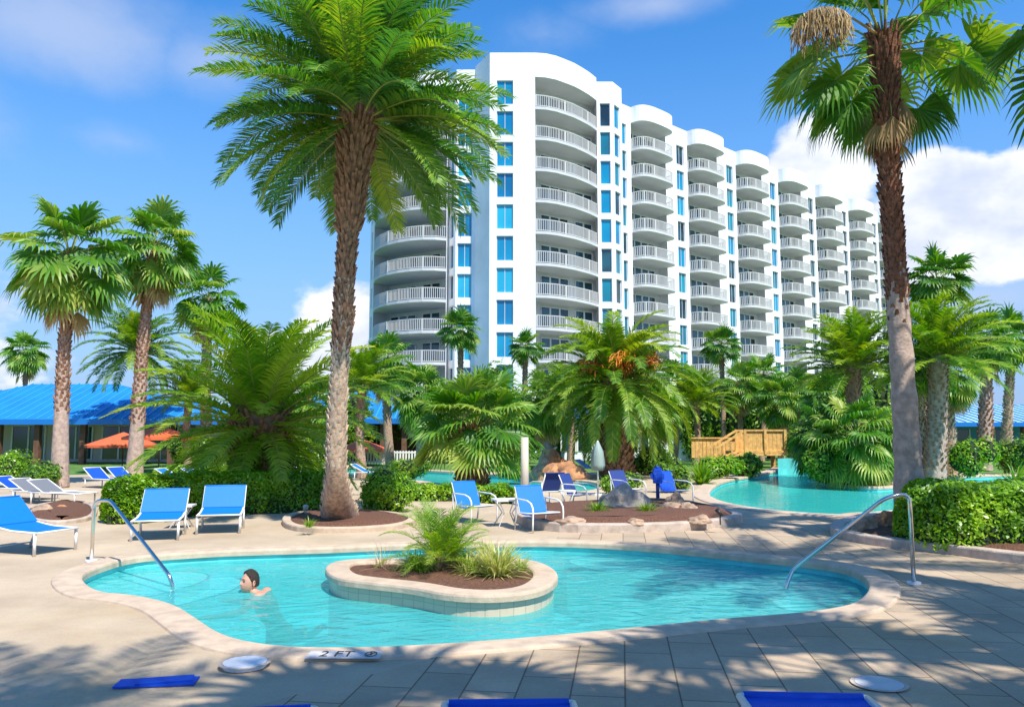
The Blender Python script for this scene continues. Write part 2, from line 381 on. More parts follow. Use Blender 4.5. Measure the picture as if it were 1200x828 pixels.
# ------------------------------------------------------------------ pools & ground
WL = -.13
pool_px = [(88, 684), (104, 673), (150, 665), (200, 661), (260, 657), (320, 655), (390, 653), (470, 649), (560, 646), (640, 645), (720, 648), (800, 655), (880, 664), (950, 671), (1003, 680), (1027, 691), (1012, 704), (975, 713), (920, 719), (850, 724), (780, 731), (700, 739), (600, 748), (500, 755), (420, 758), (345, 758), (290, 752), (252, 741), (226, 723), (200, 706), (155, 696), (110, 693)]
def edge_h(i, x, y):      # far edges are read at the water line, near edges at the coping
    return .028 if i >= 16 else (-.05 if i in (0, 15, 1) else WL)
pool = smooth([G(x, y, edge_h(i, x, y)) for i, (x, y) in enumerate(pool_px)], 2)
lag_px = [(826, 577), (842, 586), (875, 593), (925, 599), (1000, 603), (1085, 601), (1150, 592), (1330, 580), (1400, 560), (1115, 560), (1075, 571), (1035, 577), (985, 573), (955, 565), (948, 550), (920, 549), (905, 557), (875, 563), (845, 568)]
lag = smooth([G(x, y, .03 if i < 8 else WL) for i, (x, y) in enumerate(lag_px)], 2)
mid_px = [(380, 557), (380, 549), (520, 555), (640, 565), (705, 569), (700, 582), (610, 584), (560, 579), (500, 568)]
mid = smooth([G(x, y, WL) for x, y in mid_px], 2)
big = [(-700, -300), (900, -300), (900, 1500), (-700, 1500)]
deckp = [(-34, -14), (34, -14), (34, 33), (12, 36), (-6, 36), (-20, 33), (-34, 30)]
g = sheet(big, [offset(pool, .2), offset(lag, .2), offset(mid, .2)], -.012).build('ground', M['grass']); tag(g, kind='structure')
d = sheet(deckp, [offset(pool, .2), offset(lag, .2), offset(mid, .2)], 0).build('pool_deck', M['deck']); tag(d, kind='structure')
pav_px = [(262, 828), (330, 790), (420, 768), (560, 762)]
pv = [G(x, y) for x, y in [(300, 800), (372, 770), (415, 763)]]
# paving sheet: front and right of the pool, joined to the back walkway
pav = [Vector((-1.9, -12)), Vector((-1.7, 5.1)), Vector((-.9, 5.95))]
pav += [Vector((p.x, p.y)) for p in (G(560, 755), G(700, 745), G(820, 733), G(930, 724), G(1010, 712), G(1040, 694), G(1010, 675), G(880, 655), G(760, 642), G(650, 634), G(660, 622), G(900, 612), G(1000, 600), G(1300, 600))]
pav += [Vector((30, 12)), Vector((30, -12))]
poolo = offset(pool, .28)
p_ = sheet(pav, [poolo], .004).build('paving', M['paving']); tag(p_, kind='structure')
def ring(outer, inner, zt, zb, bev=.03):
    m = MB(); m.smooth = False; n = len(outer)
    prof = []
    a = offset(outer, -bev); b = inner
    loops = [(outer, zb), (outer, zt - bev), (offset(outer, -bev * .3), zt - bev * .3), (a, zt), (offset(inner, bev), zt), (offset(inner, bev * .3), zt - bev * .3), (inner, zt - bev), (inner, zb)]
    vs = []
    for lp, z in loops: vs += [(p.x, p.y, z) for p in lp]
    fs = []
    for k in range(len(loops) - 1):
        for i in range(n): fs.append((k * n + i, k * n + (i + 1) % n, (k + 1) * n + (i + 1) % n, (k + 1) * n + i))
    m.raw(vs, fs, smooth=False); return m
def basin(poly, depth, matl, name, tile=None):
    m = MB(); m.mi = 0; n = len(poly); out = offset(poly, .0)
    vs = [(p.x, p.y, -.035) for p in out] + [(p.x, p.y, WL - .06) for p in out] + [(p.x, p.y, depth) for p in out]
    m.raw(vs[:2 * n], [(i, (i + 1) % n, n + (i + 1) % n, n + i) for i in range(n)], mi=1)
    m.raw(vs[n:], [(i, (i + 1) % n, n + (i + 1) % n, n + i) for i in range(n)], mi=0)
    s = sheet(poly, [], depth); m.raw(s.v, s.f, 0)
    o = m.build(name, [matl, tile or M['tile']]); tag(o, kind='structure'); return o
basin(pool, -1.0, M['basin'], 'pool_basin', M['tealwall'])
basin(lag, -.9, M['lagoonbasin'], 'lagoon_basin', M['tealwall'])
basin(mid, -.9, M['lagoonbasin'], 'back_pool_basin', M['tealwall'])
def water(poly, name, matl):
    o = sheet(offset(poly, .02), [], WL).build(name, matl); tag(o, kind='structure')
water(pool, 'pool_water', M['water']); water(lag, 'lagoon_water', M['lagoonwater']); water(mid, 'back_pool_water', M['lagoonwater'])
tag(ring(offset(pool, .29), offset(pool, -.035), .028, -.06).build('pool_coping', M['coping']), kind='structure')
tag(ring(offset(lag, .45), offset(lag, -.02), .03, -.06).build('lagoon_coping', M['coping']), kind='structure')
tag(ring(offset(mid, .45), offset(mid, -.02), .03, -.06).build('back_pool_coping', M['coping']), kind='structure')
# steps and bench inside the pool (part of the built basin)
def stepshape(px, ztop, name):
    p = smooth([G(x, y, ztop) for x, y in px], 2)
    m = MB(); m.prism(p, -1.0, ztop, 0, bot=False)
    n = len(p); q = offset(p, -.035)
    vs = [(a.x, a.y, ztop + .004) for a in p] + [(a.x, a.y, ztop + .004) for a in q]
    m.raw(vs, [(i, (i + 1) % n, n + (i + 1) % n, n + i) for i in range(n)], mi=1)
    tag(m.build(name, [M['step'], M['stepedge']]), kind='structure')
stepshape([(96, 690), (110, 680), (160, 671), (215, 668), (250, 672), (240, 682), (205, 692), (175, 700), (130, 699)], -.22, 'pool_step')
stepshape([(96, 694), (130, 680), (200, 672), (265, 672), (290, 680), (275, 692), (235, 703), (205, 711), (150, 706)], -.36, 'pool_step.001')
stepshape([(655, 655), (700, 652), (780, 659), (860, 670), (930, 680), (990, 690), (1008, 700), (970, 712), (930, 718), (905, 710), (900, 700), (840, 690), (760, 678), (690, 668)], -.24, 'pool_bench')

# ------------------------------------------------------------------ leaves
def scat_leaf(m, p, nrm, size, jit=.9, asp=.5):
    d = Vector((rnd.uniform(-1, 1), rnd.uniform(-1, 1), rnd.uniform(-1, 1)))
    n = (nrm + d * jit).normalized(); t = n.orthogonal().normalized(); t = (Matrix.Rotation(rnd.uniform(0, 6.28), 3, n) @ t)
    b = n.cross(t); s = size * rnd.uniform(.65, 1.3)
    m.face([p - t * s * .5, p + b * s * asp * .5, p + t * s * .5, p - b * s * asp * .5])
def hedge(name, label, path, width, height, n, leaf=.055, mt='hedge', cat='hedge', group=None, z0=0):
    """leafy clipped hedge: path of plan points; superelliptic section with lumps"""
    path = [Vector((p[0], p[1])) for p in path]
    seg = [(path[i + 1] - path[i]).length for i in range(len(path) - 1)]; LT = sum(seg)
    def at(s):
        for i, l in enumerate(seg):
            if s <= l or i == len(seg) - 1:
                t = (path[i + 1] - path[i]).normalized(); return path[i] + t * s, t
            s -= l
    def pt(s, a, k=1.0):
        # a 0..pi across section
        edge = min(1.0, max(0.0, min(s, LT - s)) / (width * .5)); r = (max(0.0, 1 - (1 - edge) ** 2)) ** .5
        q, t = at(s); nrm = Vector((t.y, -t.x)); e = .55
        ca, sa = math.cos(a), math.sin(a)
        x = math.copysign(abs(ca) ** e, ca) * width / 2 * r; z = abs(sa) ** e * height * (.35 + .65 * r ** .6)
        P = Vector((q.x + nrm.x * x, q.y + nrm.y * x, z))
        l = noise.noise(P * 1.8) * .10 + noise.noise(P * 5) * .05
        out = Vector((nrm.x * ca, nrm.y * ca, sa))
        return (P + out * l * 1.2) * 1 if k == 1 else P - out * (.07), out
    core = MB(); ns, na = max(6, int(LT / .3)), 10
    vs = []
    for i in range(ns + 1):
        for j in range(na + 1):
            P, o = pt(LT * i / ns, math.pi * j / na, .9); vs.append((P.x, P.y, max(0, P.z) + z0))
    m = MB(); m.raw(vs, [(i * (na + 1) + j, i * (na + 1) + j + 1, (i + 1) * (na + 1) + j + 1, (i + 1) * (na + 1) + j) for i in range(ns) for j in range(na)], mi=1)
    for _ in range(n):
        s = rnd.uniform(0, LT); a = rnd.uniform(0, math.pi); P, o = pt(s, a)
        P = P - o * rnd.uniform(-.02, .09); P.z += z0
        m.tone = min(1, max(0, .45 + noise.noise(P * 2.2) * .5 + rnd.gauss(0, .16)))
        scat_leaf(m, P, o + Vector((0, 0, .3)), leaf, .9)
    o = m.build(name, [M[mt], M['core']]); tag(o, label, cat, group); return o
def bush_mesh(rx, ry, h, n, leaf, lumps=5, seed=0, low=.0):
    r = random.Random(seed); m = MB(); cl = []
    for i in range(lumps):
        a = r.uniform(0, 6.28); q = r.uniform(0, .6)
        cl.append((Vector((math.cos(a) * q * rx, math.sin(a) * q * ry, h * r.uniform(.35, .72) if i else h * .5)), r.uniform(.35, .6)))
    for _ in range(n):
        c, s = r.choice(cl); d = Vector((r.gauss(0, 1), r.gauss(0, 1), r.gauss(0, 1))).normalized()
        k = 1 - abs(r.gauss(0, .14)); rad = Vector((rx * s, ry * s, h * s * .8))
        p = c + Vector((d.x * rad.x, d.y * rad.y, d.z * rad.z)) * k * (1 + .35 * noise.noise((c + d) * 3))
        if p.z < low: p.z = low + r.uniform(0, .1)
        m.tone = min(1, max(0, .42 + .35 * noise.noise(p * .9 + Vector((seed, 0, 0))) + r.gauss(0, .15)))
        scat_leaf(m, p, d + Vector((0, 0, .35)), leaf, .8)
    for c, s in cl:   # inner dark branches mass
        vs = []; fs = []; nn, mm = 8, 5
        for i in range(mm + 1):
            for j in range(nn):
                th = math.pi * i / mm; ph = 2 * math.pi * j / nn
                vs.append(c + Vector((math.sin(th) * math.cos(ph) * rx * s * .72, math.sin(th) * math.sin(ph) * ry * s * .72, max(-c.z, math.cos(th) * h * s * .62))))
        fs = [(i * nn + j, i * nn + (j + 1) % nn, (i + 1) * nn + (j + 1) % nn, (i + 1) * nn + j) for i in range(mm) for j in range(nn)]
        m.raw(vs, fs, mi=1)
    return m

# ------------------------------------------------------------------ palms
def date_frond(m, org, az_, e0, Lf, nl, leaf, wid, droop, tone, r, curl=0.0, mir=0):
    """one feather frond: rachis + two rows of leaflets"""
    ns = 14; pts = [Vector(org)]; e = e0; ds = Lf / ns; a = az_
    for i in range(ns):
        t = (i + .5) / ns
        pts.append(pts[-1] + Vector((math.cos(a) * math.cos(e), math.sin(a) * math.cos(e), math.sin(e))) * ds)
        e -= droop * (.35 + 1.3 * t) / ns; e = max(e, -1.5); a += curl / ns
    m.tone = min(1, tone + .25); m.mi = 1
    m.tube(pts, [.028 * Lf / 3 * (1 - .75 * i / ns) for i in range(ns + 1)], 4, cap=False)
    m.mi = mir
    for k in range(nl):
        t = .10 + .90 * (k + r.uniform(-.3, .3)) / nl; t = min(.999, max(.06, t)); x = t * ns; i = min(ns - 1, int(x)); q = pts[i].lerp(pts[i + 1], x - i)
        T = (pts[i + 1] - pts[i]).normalized(); side = T.cross(Vector((0, 0, 1)))
        side = side.normalized() if side.length > .05 else Vector((-math.sin(a), math.cos(a), 0)); up = side.cross(T)
        ln = leaf * (math.sin(math.pi * (.12 + .83 * t)) ** .6) * r.uniform(.85, 1.1)
        for sg in (-1, 1):
            fw = .55 + .55 * t
            D = (side * sg + T * fw + up * r.uniform(.15, .55)).normalized()
            m.tone = min(1, max(0, tone + r.gauss(0, .08)))
            w_ = wid * r.uniform(.8, 1.15); wd = T * w_ * .5
            mdp = q + D * ln * .5; tip = mdp + (D + Vector((0, 0, -.45 * r.uniform(.4, 1.4)))).normalized() * ln * .55
            m.raw([q - wd * .5, q + wd * .5, mdp + wd, mdp - wd, tip], [(0, 1, 2, 3), (3, 2, 4)])
def near_side(a): return abs(((math.degrees(a) + 90 + 180) % 360) - 180)
def date_crown(seed, n, Lf, nl, leaf, wid, emin=-35, emax=82, droop=1.2, tone=.45, rad=.22, fruit=0, yellow=.0, clear=False):
    r = random.Random(seed); m = MB()
    for i in range(n):
        f = (i + .5) / n; az_ = i * 2.39996 + r.uniform(-.25, .25)
        e0 = R(emin + (emax - emin) * (1 - f) ** .9) + r.uniform(-.08, .08)
        if clear and near_side(az_) < 26 and e0 < R(0): continue
        org = (math.cos(az_) * rad * (.4 + .6 * f), math.sin(az_) * rad * (.4 + .6 * f), -.5 * rad * f * 3)
        tn = tone + .12 * r.gauss(0, 1) + (yellow if r.random() < .3 else 0)
        date_frond(m, org, az_, e0, Lf * r.uniform(.85, 1.08) * (.85 + .15 * math.sin(math.pi * f)), nl, leaf, wid, droop * r.uniform(.75, 1.25) * (1 - .35 * f), tn, r, r.uniform(-.3, .3))
    for k in range(fruit):
        a = r.uniform(0, 6.28); e = r.uniform(.1, .9); m.mi = 2
        p0 = Vector((math.cos(a) * .2, math.sin(a) * .2, .1)); d = Vector((math.cos(a) * math.cos(e), math.sin(a) * math.cos(e), math.sin(e)))
        p1 = p0 + d * r.uniform(.9, 1.5); m.tube([p0, p1], .03, 4)
        for j in range(26):
            q = p0.lerp(p1, r.uniform(.6, 1)); dd = (d + Vector((r.gauss(0, .6), r.gauss(0, .6), r.gauss(-.5, .4)))).normalized()
            m.tube([q, q + dd * .28 + Vector((0, 0, -.05)), q + dd * .42 + Vector((0, 0, -.2))], [.014, .016, .02], 3, cap=False)
    m.mi = 0
    return m
def fan_leaf(m, org, az_, e0, pet, rf, nseg, tone, r, droop=.5, sag=.35, mir=0, spread=150):
    d = Vector((math.cos(az_) * math.cos(e0), math.sin(az_) * math.cos(e0), math.sin(e0)))
    p0 = Vector(org); p1 = p0 + d * pet * .55; d2 = (d + Vector((0, 0, -sag))).normalized(); p2 = p1 + d2 * pet * .45
    m.mi = 1; m.tone = .6; m.tube([p0, p1, p2], [.022 * rf, .018 * rf, .012 * rf], 4, cap=False); m.mi = mir
    T = (d2 + Vector((0, 0, -sag * .8))).normalized(); side = T.cross(Vector((0, 0, 1)))
    side = side.normalized() if side.length > .05 else Vector((1, 0, 0)); up = side.cross(T)
    rl = r.uniform(-.4, .4); side, up = side * math.cos(rl) + up * math.sin(rl), up * math.cos(rl) - side * math.sin(rl)
    for k in range(nseg):
        ph = R(-spread + 2 * spread * (k + .5) / nseg); dd = (T * math.cos(ph) + side * math.sin(ph) + up * .12).normalized()
        ln = rf * (.72 + .28 * math.cos(ph * .55)) * r.uniform(.88, 1.08); hw = ln * .5 * math.tan(R(spread) / nseg) * 1.15
        wv = dd.cross(up).normalized(); fold = up * hw * .8 * (1 if k % 2 else -1)
        m.tone = min(1, max(0, tone + r.gauss(0, .07)))
        q1 = p2 + dd * ln * .48; q2 = q1 + (dd + Vector((0, 0, -droop * .45))).normalized() * ln * .3; q3 = q2 + (dd + Vector((0, 0, -droop * 1.9 * r.uniform(.6, 1.3)))).normalized() * ln * .3
        m.raw([p2, q1 - wv * hw + fold, q1 + wv * hw - fold, q2 + wv * hw * .6, q2 - wv * hw * .6, q3], [(0, 2, 1), (1, 2, 3, 4), (4, 3, 5)])
def fan_crown(seed, n, pet, rf, nseg, emin=-55, emax=80, tone=.45, droop=.5, rad=.16, dead=0, spread=150, deadlen=1.0, clear=False):
    r = random.Random(seed); m = MB()
    for i in range(n):
        f = (i + .5) / n; az_ = i * 2.39996 + r.uniform(-.3, .3); e0 = R(emax + (emin - emax) * f ** .85) + r.uniform(-.12, .12)
        if clear and near_side(az_) < 55 and e0 < R(35): continue
        org = (math.cos(az_) * rad * f, math.sin(az_) * rad * f, -.9 * rad * f)
        tn = tone + r.gauss(0, .13) + (.16 if f > .7 else 0)
        fan_leaf(m, org, az_, e0, pet * r.uniform(.8, 1.15), rf * r.uniform(.85, 1.1), nseg, tn, r, droop, .25 + .3 * f, 0, spread)
    for i in range(dead):
        az_ = r.uniform(0, 6.28)
        fan_leaf(m, (math.cos(az_) * rad, math.sin(az_) * rad, -.35 - r.uniform(0, .8)), az_, R(-68), pet * .5 * deadlen, rf * .8, nseg // 2, r.uniform(.2, .7), r, .9, .7, 3, 70)
    m.mi = 0
    return m
def trunk_mesh(path, radii, n=14, boots=None, rings=0, seed=1, mi_b=1, split=None):
    """boots: list of (t0,t1,count per metre,length,width,out) leaf-base scales over part of the trunk"""
    r = random.Random(seed); m = MB(); path = [Vector(p) for p in path]
    # resample
    K = 60; seg = [(path[i + 1] - path[i]).length for i in range(len(path) - 1)]; T = sum(seg)
    def at(t):
        s = t * T
        for i, l in enumerate(seg):
            if s <= l or i == len(seg) - 1:
                q = s / l; rr = radii[i] + (radii[i + 1] - radii[i]) * min(1, q)
                # catmull-ish smoothing
                p0 = path[max(0, i - 1)]; p1 = path[i]; p2 = path[i + 1]; p3 = path[min(len(path) - 1, i + 2)]
                P = .5 * ((2 * p1) + (-p0 + p2) * q + (2 * p0 - 5 * p1 + 4 * p2 - p3) * q * q + (-p0 + 3 * p1 - 3 * p2 + p3) * q ** 3)
                return P, rr
            s -= l
    pts = []; rs = []
    for k in range(K + 1):
        P, rr = at(k / K); pts.append(P); rs.append(rr * (1 + (.045 * math.sin(k * rings) if rings else 0)))
    m.mi = 0
    m.tube(pts, rs, n, noisef=lambda i, j: 1 + .06 * noise.noise(Vector((math.cos(j * 6.28 / n) * 2, math.sin(j * 6.28 / n) * 2, i * .6))))
    if split:
        for i in range(K):
            for j in range(n):
                if i / K > split + .07 * noise.noise(Vector((j * .9, 0, seed))) + .05 * noise.noise(Vector((j * 2.7, i * .5, seed))): m.m[i * n + j] = 2
    for b in boots or []:
        t0, t1, cpm, ln, wd, out = b[:6]; mi_ = b[6] if len(b) > 6 else mi_b
        cnt = int(T * (t1 - t0) * cpm)
        for k in range(cnt):
            t = t0 + (t1 - t0) * (k + r.random()) / cnt; P, rr = at(min(.999, t)); a = k * 2.39996 + r.uniform(-.15, .15)
            o = Vector((math.cos(a), math.sin(a), 0)); s = Vector((-math.sin(a), math.cos(a), 0)); l = ln * r.uniform(.7, 1.25); w_ = wd * r.uniform(.8, 1.2); ot = out * r.uniform(.5, 1.5)
            b0 = P + o * rr * .93; tip = P + o * (rr + ot) + Vector((0, 0, l)); u = Vector((0, 0, 1))
            m.raw([b0 - s * w_ * .5, b0 + s * w_ * .5, b0 + o * ot * .6 + u * l * .25, tip - s * w_ * .22, tip + s * w_ * .22, tip - o * ot * .8 + u * .0],
                  [(0, 1, 2), (0, 2, 3), (1, 4, 2), (2, 4, 3), (3, 4, 5), (0, 3, 5), (1, 5, 4)], mi=mi_, smooth=False)
    return m
PALMS = {}
def palm_from(label, base, top, crown_mb, crown_mats, radii=(.2, .16, .15), path=None, boots=None, trunkmats=None, name='palm_tree', rings=0, seed=1, group=None, nn=14, split=None):
    base = Vector(base); t = thing(name, label, 'palm tree', base, 0, group)
    pth = path or [base, base.lerp(Vector(top), .5), Vector(top)]
    trunk_mesh([Vector(p) - base for p in pth], radii, nn, boots, rings, seed, split=split).build('trunk', trunkmats or [M['bark'], M['boot']], t)
    cr = crown_mb if isinstance(crown_mb, bpy.types.Object) else None
    if cr is None: cr = crown_mb.build('crown', crown_mats, t)
    else:
        cr = cr.copy(); C.objects.link(cr); cr.parent = t
    cr.location = Vector(top) - base
    return t, cr
DM = [M['date'], M['petiole'], M['fruit'], M['straw']]
FM = [M['fan'], M['petiole'], M['fruit'], M['straw']]
FD = [M['fandark'], M['petiole'], M['fruit'], M['straw']]

# --- the tall date palm in the middle
ZA = 14.2
pa = [G(398, 612), W(394, 560, ZA), W(396, 470, ZA), W(402, 380, ZA), W(408, 280, ZA), W(415, 205, ZA), W(424, 118, ZA)]
cr = date_crown(11, 118, 2.75, 62, .52, .050, -38, 86, 1.15, .42, .36, yellow=.22, clear=True)
palm_from('tall date palm with shaggy brown trunk in the stone bed beside the pool', pa[0], pa[-1], cr, [M['dateblue'], M['petiole'], M['fruit'], M['straw']], (.40, .18, .15, .135, .135, .20, .35), pa,
          [(.05, .60, 95, .13, .09, .035), (.45, .75, 110, .20, .09, .06, 2), (.70, .995, 190, .30, .10, .12, 2)], [M['bark'], M['bootlight'], M['boot']], seed=3, nn=20, name='date_palm')
# --- the tall fan palm on the right
ZB = 13.3
pb = [W(1068, 622, ZB), W(1064, 540, ZB), W(1058, 440, ZB), W(1051, 340, ZB), W(1044, 230, ZB), W(1039, 140, ZB), W(1036, 45, ZB)]
pb[0].z = 0
cr = fan_crown(21, 26, 1.30, .95, 30, -8, 84, .6, .5, .22, dead=0, clear=True)
_r = random.Random(77)
for a_, e_, pt_, rf_, tn_ in ((200, -22, 1.35, .95, .35), (170, -34, 1.25, .95, .5), (188, -48, 1.15, .85, .3), (150, -18, 1.2, .9, .45), (-8, -40, 1.2, .8, .4), (12, -52, 1.15, .8, .3), (5, 4, 1.4, 1.05, .55), (-35, -10, 1.3, .95, .5), (80, -30, 1.2, .9, .3), (110, -45, 1.1, .85, .4)):
    fan_leaf(cr, (0, 0, -.25), R(a_), R(e_), pt_, rf_, 30, tn_, _r, .8, .5, 0, 115)
for k in range(10):
    a_ = _r.uniform(0, 6.28); fan_leaf(cr, (math.cos(a_) * .16, math.sin(a_) * .16, -.75 - _r.uniform(0, .9)), a_, R(-74), .35, .62, 12, _r.uniform(.0, .5), _r, .9, .9, 3, 40)
cr.mi = 0
# flowering dried cluster hanging by the crown
tB, crB = palm_from('tall fan palm with smooth grey lower trunk and peeling brown top by the right hedge', pb[0], pb[-1], cr, FD, (.28, .215, .19, .17, .155, .17, .21), pb,
          [(.40, .50, 34, .10, .09, .02), (.46, .66, 90, .14, .10, .03), (.64, .80, 60, .16, .08, .07), (.78, .995, 120, .26, .09, .08)], [M['barkgrey'], M['barkred'], M['barkred']], seed=5, rings=1.3, nn=20, name='fan_palm', split=.50)
m = MB(); r = random.Random(4)
for k in range(260):
    a = r.uniform(0, 6.28); q = math.sqrt(r.random()) * .42; p = Vector((math.cos(a) * q, math.sin(a) * q, .25 * math.sqrt(max(0, 1 - (q / .43) ** 2))))
    m.tone = r.random(); m.mi = 0
    e = p + Vector((p.x * .15, p.y * .15, -r.uniform(.2, .5))); m.tube([p, (p + e) / 2 + Vector((r.gauss(0, .03), r.gauss(0, .03), 0)), e], [.012, .010, .005], 3, cap=False)
cw = W(962, 32, ZB - 1.3)
m.mi = 0; dd = Vector(pb[-1]) - cw
m.tube([dd, dd * .5 + Vector((0, 0, .25)), Vector((0, 0, .2))], [.03, .02, .015], 5)
o = m.build('dried_flower_cluster', M['straw'], tB); o.location = cw - pb[0]
# red fibre wrap on the upper half of that trunk
# --- shared crowns
def proto(mb, mats, nm):
    me = bpy.data.meshes.new(nm); me.from_pydata(mb.v, [], mb.f)
    for x in mats: me.materials.append(x)
    me.polygons.foreach_set('material_index', mb.m); me.polygons.foreach_set('use_smooth', mb.sm)
    a = me.attributes.new('tone', 'FLOAT', 'POINT'); a.data.foreach_set('value', mb.t); me.update(); return me
fanA = proto(fan_crown(31, 34, .95, .85, 24, -70, 82, .52, .65, .14, dead=8), FM, 'crown')
fanB = proto(fan_crown(32, 30, .9, .8, 22, -65, 80, .42, .6, .14, dead=5), FM, 'crown')
fanC = proto(fan_crown(33, 30, .9, .8, 22, -40, 84, .36, .5, .14), FD, 'crown')
dateA = proto(date_crown(41, 60, 2.4, 36, .42, .065, -38, 82, 1.4, .5, .22, yellow=.2), DM, 'crown')
dateB = proto(date_crown(42, 60, 2.4, 36, .42, .065, -10, 86, 1.3, .6, .2, yellow=.2), DM, 'crown')
def place_palm(label, Z, bx, cx, cy, rpx, me, basey=None, tr=(.22, .16, .15), tm=None, boots=None, nominal=1.75, name='fan_palm', group='fan palms around the pools', rot=0):
    top = W(cx, cy, Z); b = W(bx, 520, Z); b.z = 0
    if basey: b = G(bx, basey); 
    t = thing(name, label, 'palm tree', b, 0, group)
    s = rpx * Z / F / nominal
    mid_ = b.lerp(top, .5) + Vector((rnd.uniform(-.12, .12), 0, 0))
    trunk_mesh([Vector((0, 0, 0)), mid_ - b, top - b], [x for x in tr], 12, boots or [(.45, .99, 40, .14, .10, .05)], 0, int(cx)).build('trunk', tm or [M['bark'], M['boot']], t)
    c = bpy.data.objects.new('crown', me); C.objects.link(c); c.parent = t; c.location = top - b; c.rotation_euler = (0, 0, rot or rnd.uniform(0, 6)); c.scale = (s, s, s)
    return t
bt = [(.10, .99, 60, .16, .12, .07)]; btm = [M['bark'], M['bootlight']]
place_palm('pale-trunked fan palm with drooping crown, nearest of the two tall ones at the left', 25.6, 72, 82, 298, 82, fanA, tr=(.30, .17, .15), boots=[(.33, .99, 60, .16, .12, .06)], tm=[M['barkgrey'], M['boot']], rot=1)
place_palm('fan palm with pale boots on its trunk, rising right behind the near left fan palm', 32, 159, 180, 288, 65, fanA, tr=(.34, .20, .17), boots=[(.25, .99, 60, .18, .13, .06)], tm=[M['barkgrey'], M['boot']], rot=3.3)
place_palm('small distant fan palm above the left end of the blue roof', 62, 28, 30, 412, 33, fanB, name='fan_palm')
place_palm('far date palm with blue-green fronds behind the two tall left fan palms', 44, 165, 160, 405, 66, dateA, nominal=2.3, name='date_palm', group='date palms around the pools')
place_palm('fan palm with yellowed skirt standing behind the bushy date palm', 38, 244, 245, 350, 52, fanB, tr=(.26, .2, .18), boots=bt, tm=btm)
place_palm('bright fan palm just right of the tall date palm trunk, under the curved balconies', 40, 458, 455, 425, 46, fanB, tr=(.26, .2, .18))
place_palm('golden-fronded date palm half hidden behind the tall date palm trunk', 31, 425, 425, 450, 62, dateB, nominal=2.3, name='date_palm', group='date palms around the pools')
place_palm('small fan palm seen against the white hotel corner', 47, 540, 540, 388, 33, fanC)
place_palm('smallest fan palm at the foot of the hotel, left of the fruiting date palm', 50, 617, 616, 408, 27, fanC)
place_palm('slim dark fan palm left of the wooden bridge, before the hotel', 50, 848, 845, 405, 29, fanC, tr=(.2, .14, .13))
place_palm('yellowish fan palm with shaggy skirt above the bridge stairs', 47, 868, 866, 450, 32, fanA, tr=(.2, .15, .14))
place_palm('fan palm above the middle of the wooden bridge', 49, 892, 893, 440, 34, fanB, tr=(.2, .15, .14))
place_palm('low fan palm just right of the wooden bridge', 50, 932, 935, 455, 30, fanC, tr=(.2, .15, .14))
place_palm('bright green date palm on the lagoon island left of the tall right trunk', 30, 1005, 1000, 425, 82, dateB, nominal=2.3, tr=(.3, .26, .25), boots=bt, name='date_palm', group='date palms around the pools')
place_palm('fan palm with dark crown behind the lagoon island date palm', 36, 985, 975, 470, 45, fanC)
place_palm('high dark fan palm just right of the tall grey trunk', 36, 1080, 1098, 328, 48, fanC, tr=(.28, .2, .18), boots=bt, tm=btm)
place_palm('full date palm arching right of the tall grey trunk', 29, 1092, 1100, 415, 90, dateB, nominal=2.3, tr=(.42, .34, .3), boots=bt, tm=[M['barkgrey'], M['boot']], name='date_palm', group='date palms around the pools')
place_palm('fan palm with grey trunk wedged between the tall right trunk and the full date palm', 31, 1077, 1074, 430, 42, fanB, tr=(.26, .2, .2), boots=bt, tm=[M['barkgrey'], M['boot']])
place_palm('short fan palm directly right of the full date palm trunk', 33, 1112, 1116, 440, 40, fanA, tr=(.28, .2, .2), boots=bt, tm=btm)
place_palm('fan palm with ringed grey trunk before the blue building at the right', 37, 1152, 1155, 398, 46, fanB, tr=(.34, .26, .24), boots=bt, tm=[M['barkgrey'], M['boot']])
place_palm('rightmost fan palm, standing behind the ringed grey trunk at the picture edge', 43, 1177, 1187, 400, 48, fanC, tr=(.28, .2, .18), boots=bt, tm=btm)
place_palm('bright fan palm peeking between the bushy fan palm and the fruiting date palm', 40, 640, 640, 470, 44, fanA)
place_palm('fan palm crown between the fruiting date palm and the slim dark one', 46, 790, 795, 452, 38, fanB, tr=(.2, .15, .14))
place_palm('thin fan palm hugging the right side of the fruiting date palm', 41, 772, 772, 480, 36, fanA, tr=(.16, .12, .12))

place_palm('yellow-green fan palm crowding the left side of the bushy fan palm', 37, 492, 492, 462, 44, fanA, tr=(.2, .15, .14))
place_palm('yellow-green date palm tucked behind the left fronds of the fruiting date palm', 38, 668, 668, 462, 52, dateB, nominal=2.3, tr=(.2, .16, .15), name='date_palm', group='date palms around the pools')
place_palm('yellow-green date palm between the fruiting date palm and the bridge', 44, 815, 815, 468, 52, dateB, nominal=2.3, tr=(.2, .16, .15), name='date_palm', group='date palms around the pools')
place_palm('low fan palm right behind the bridge railing', 45, 915, 913, 468, 36, fanA, tr=(.2, .15, .14))
place_palm('short fan palm between the bushy date palm and the tall date palm trunk', 34, 362, 362, 470, 46, fanA, tr=(.2, .15, .14))
place_palm('short date palm in front of the blue roof, left of the bushy date palm', 36, 222, 222, 462, 50, dateB, nominal=2.3, tr=(.2, .15, .14), name='date_palm', group='date palms around the pools')
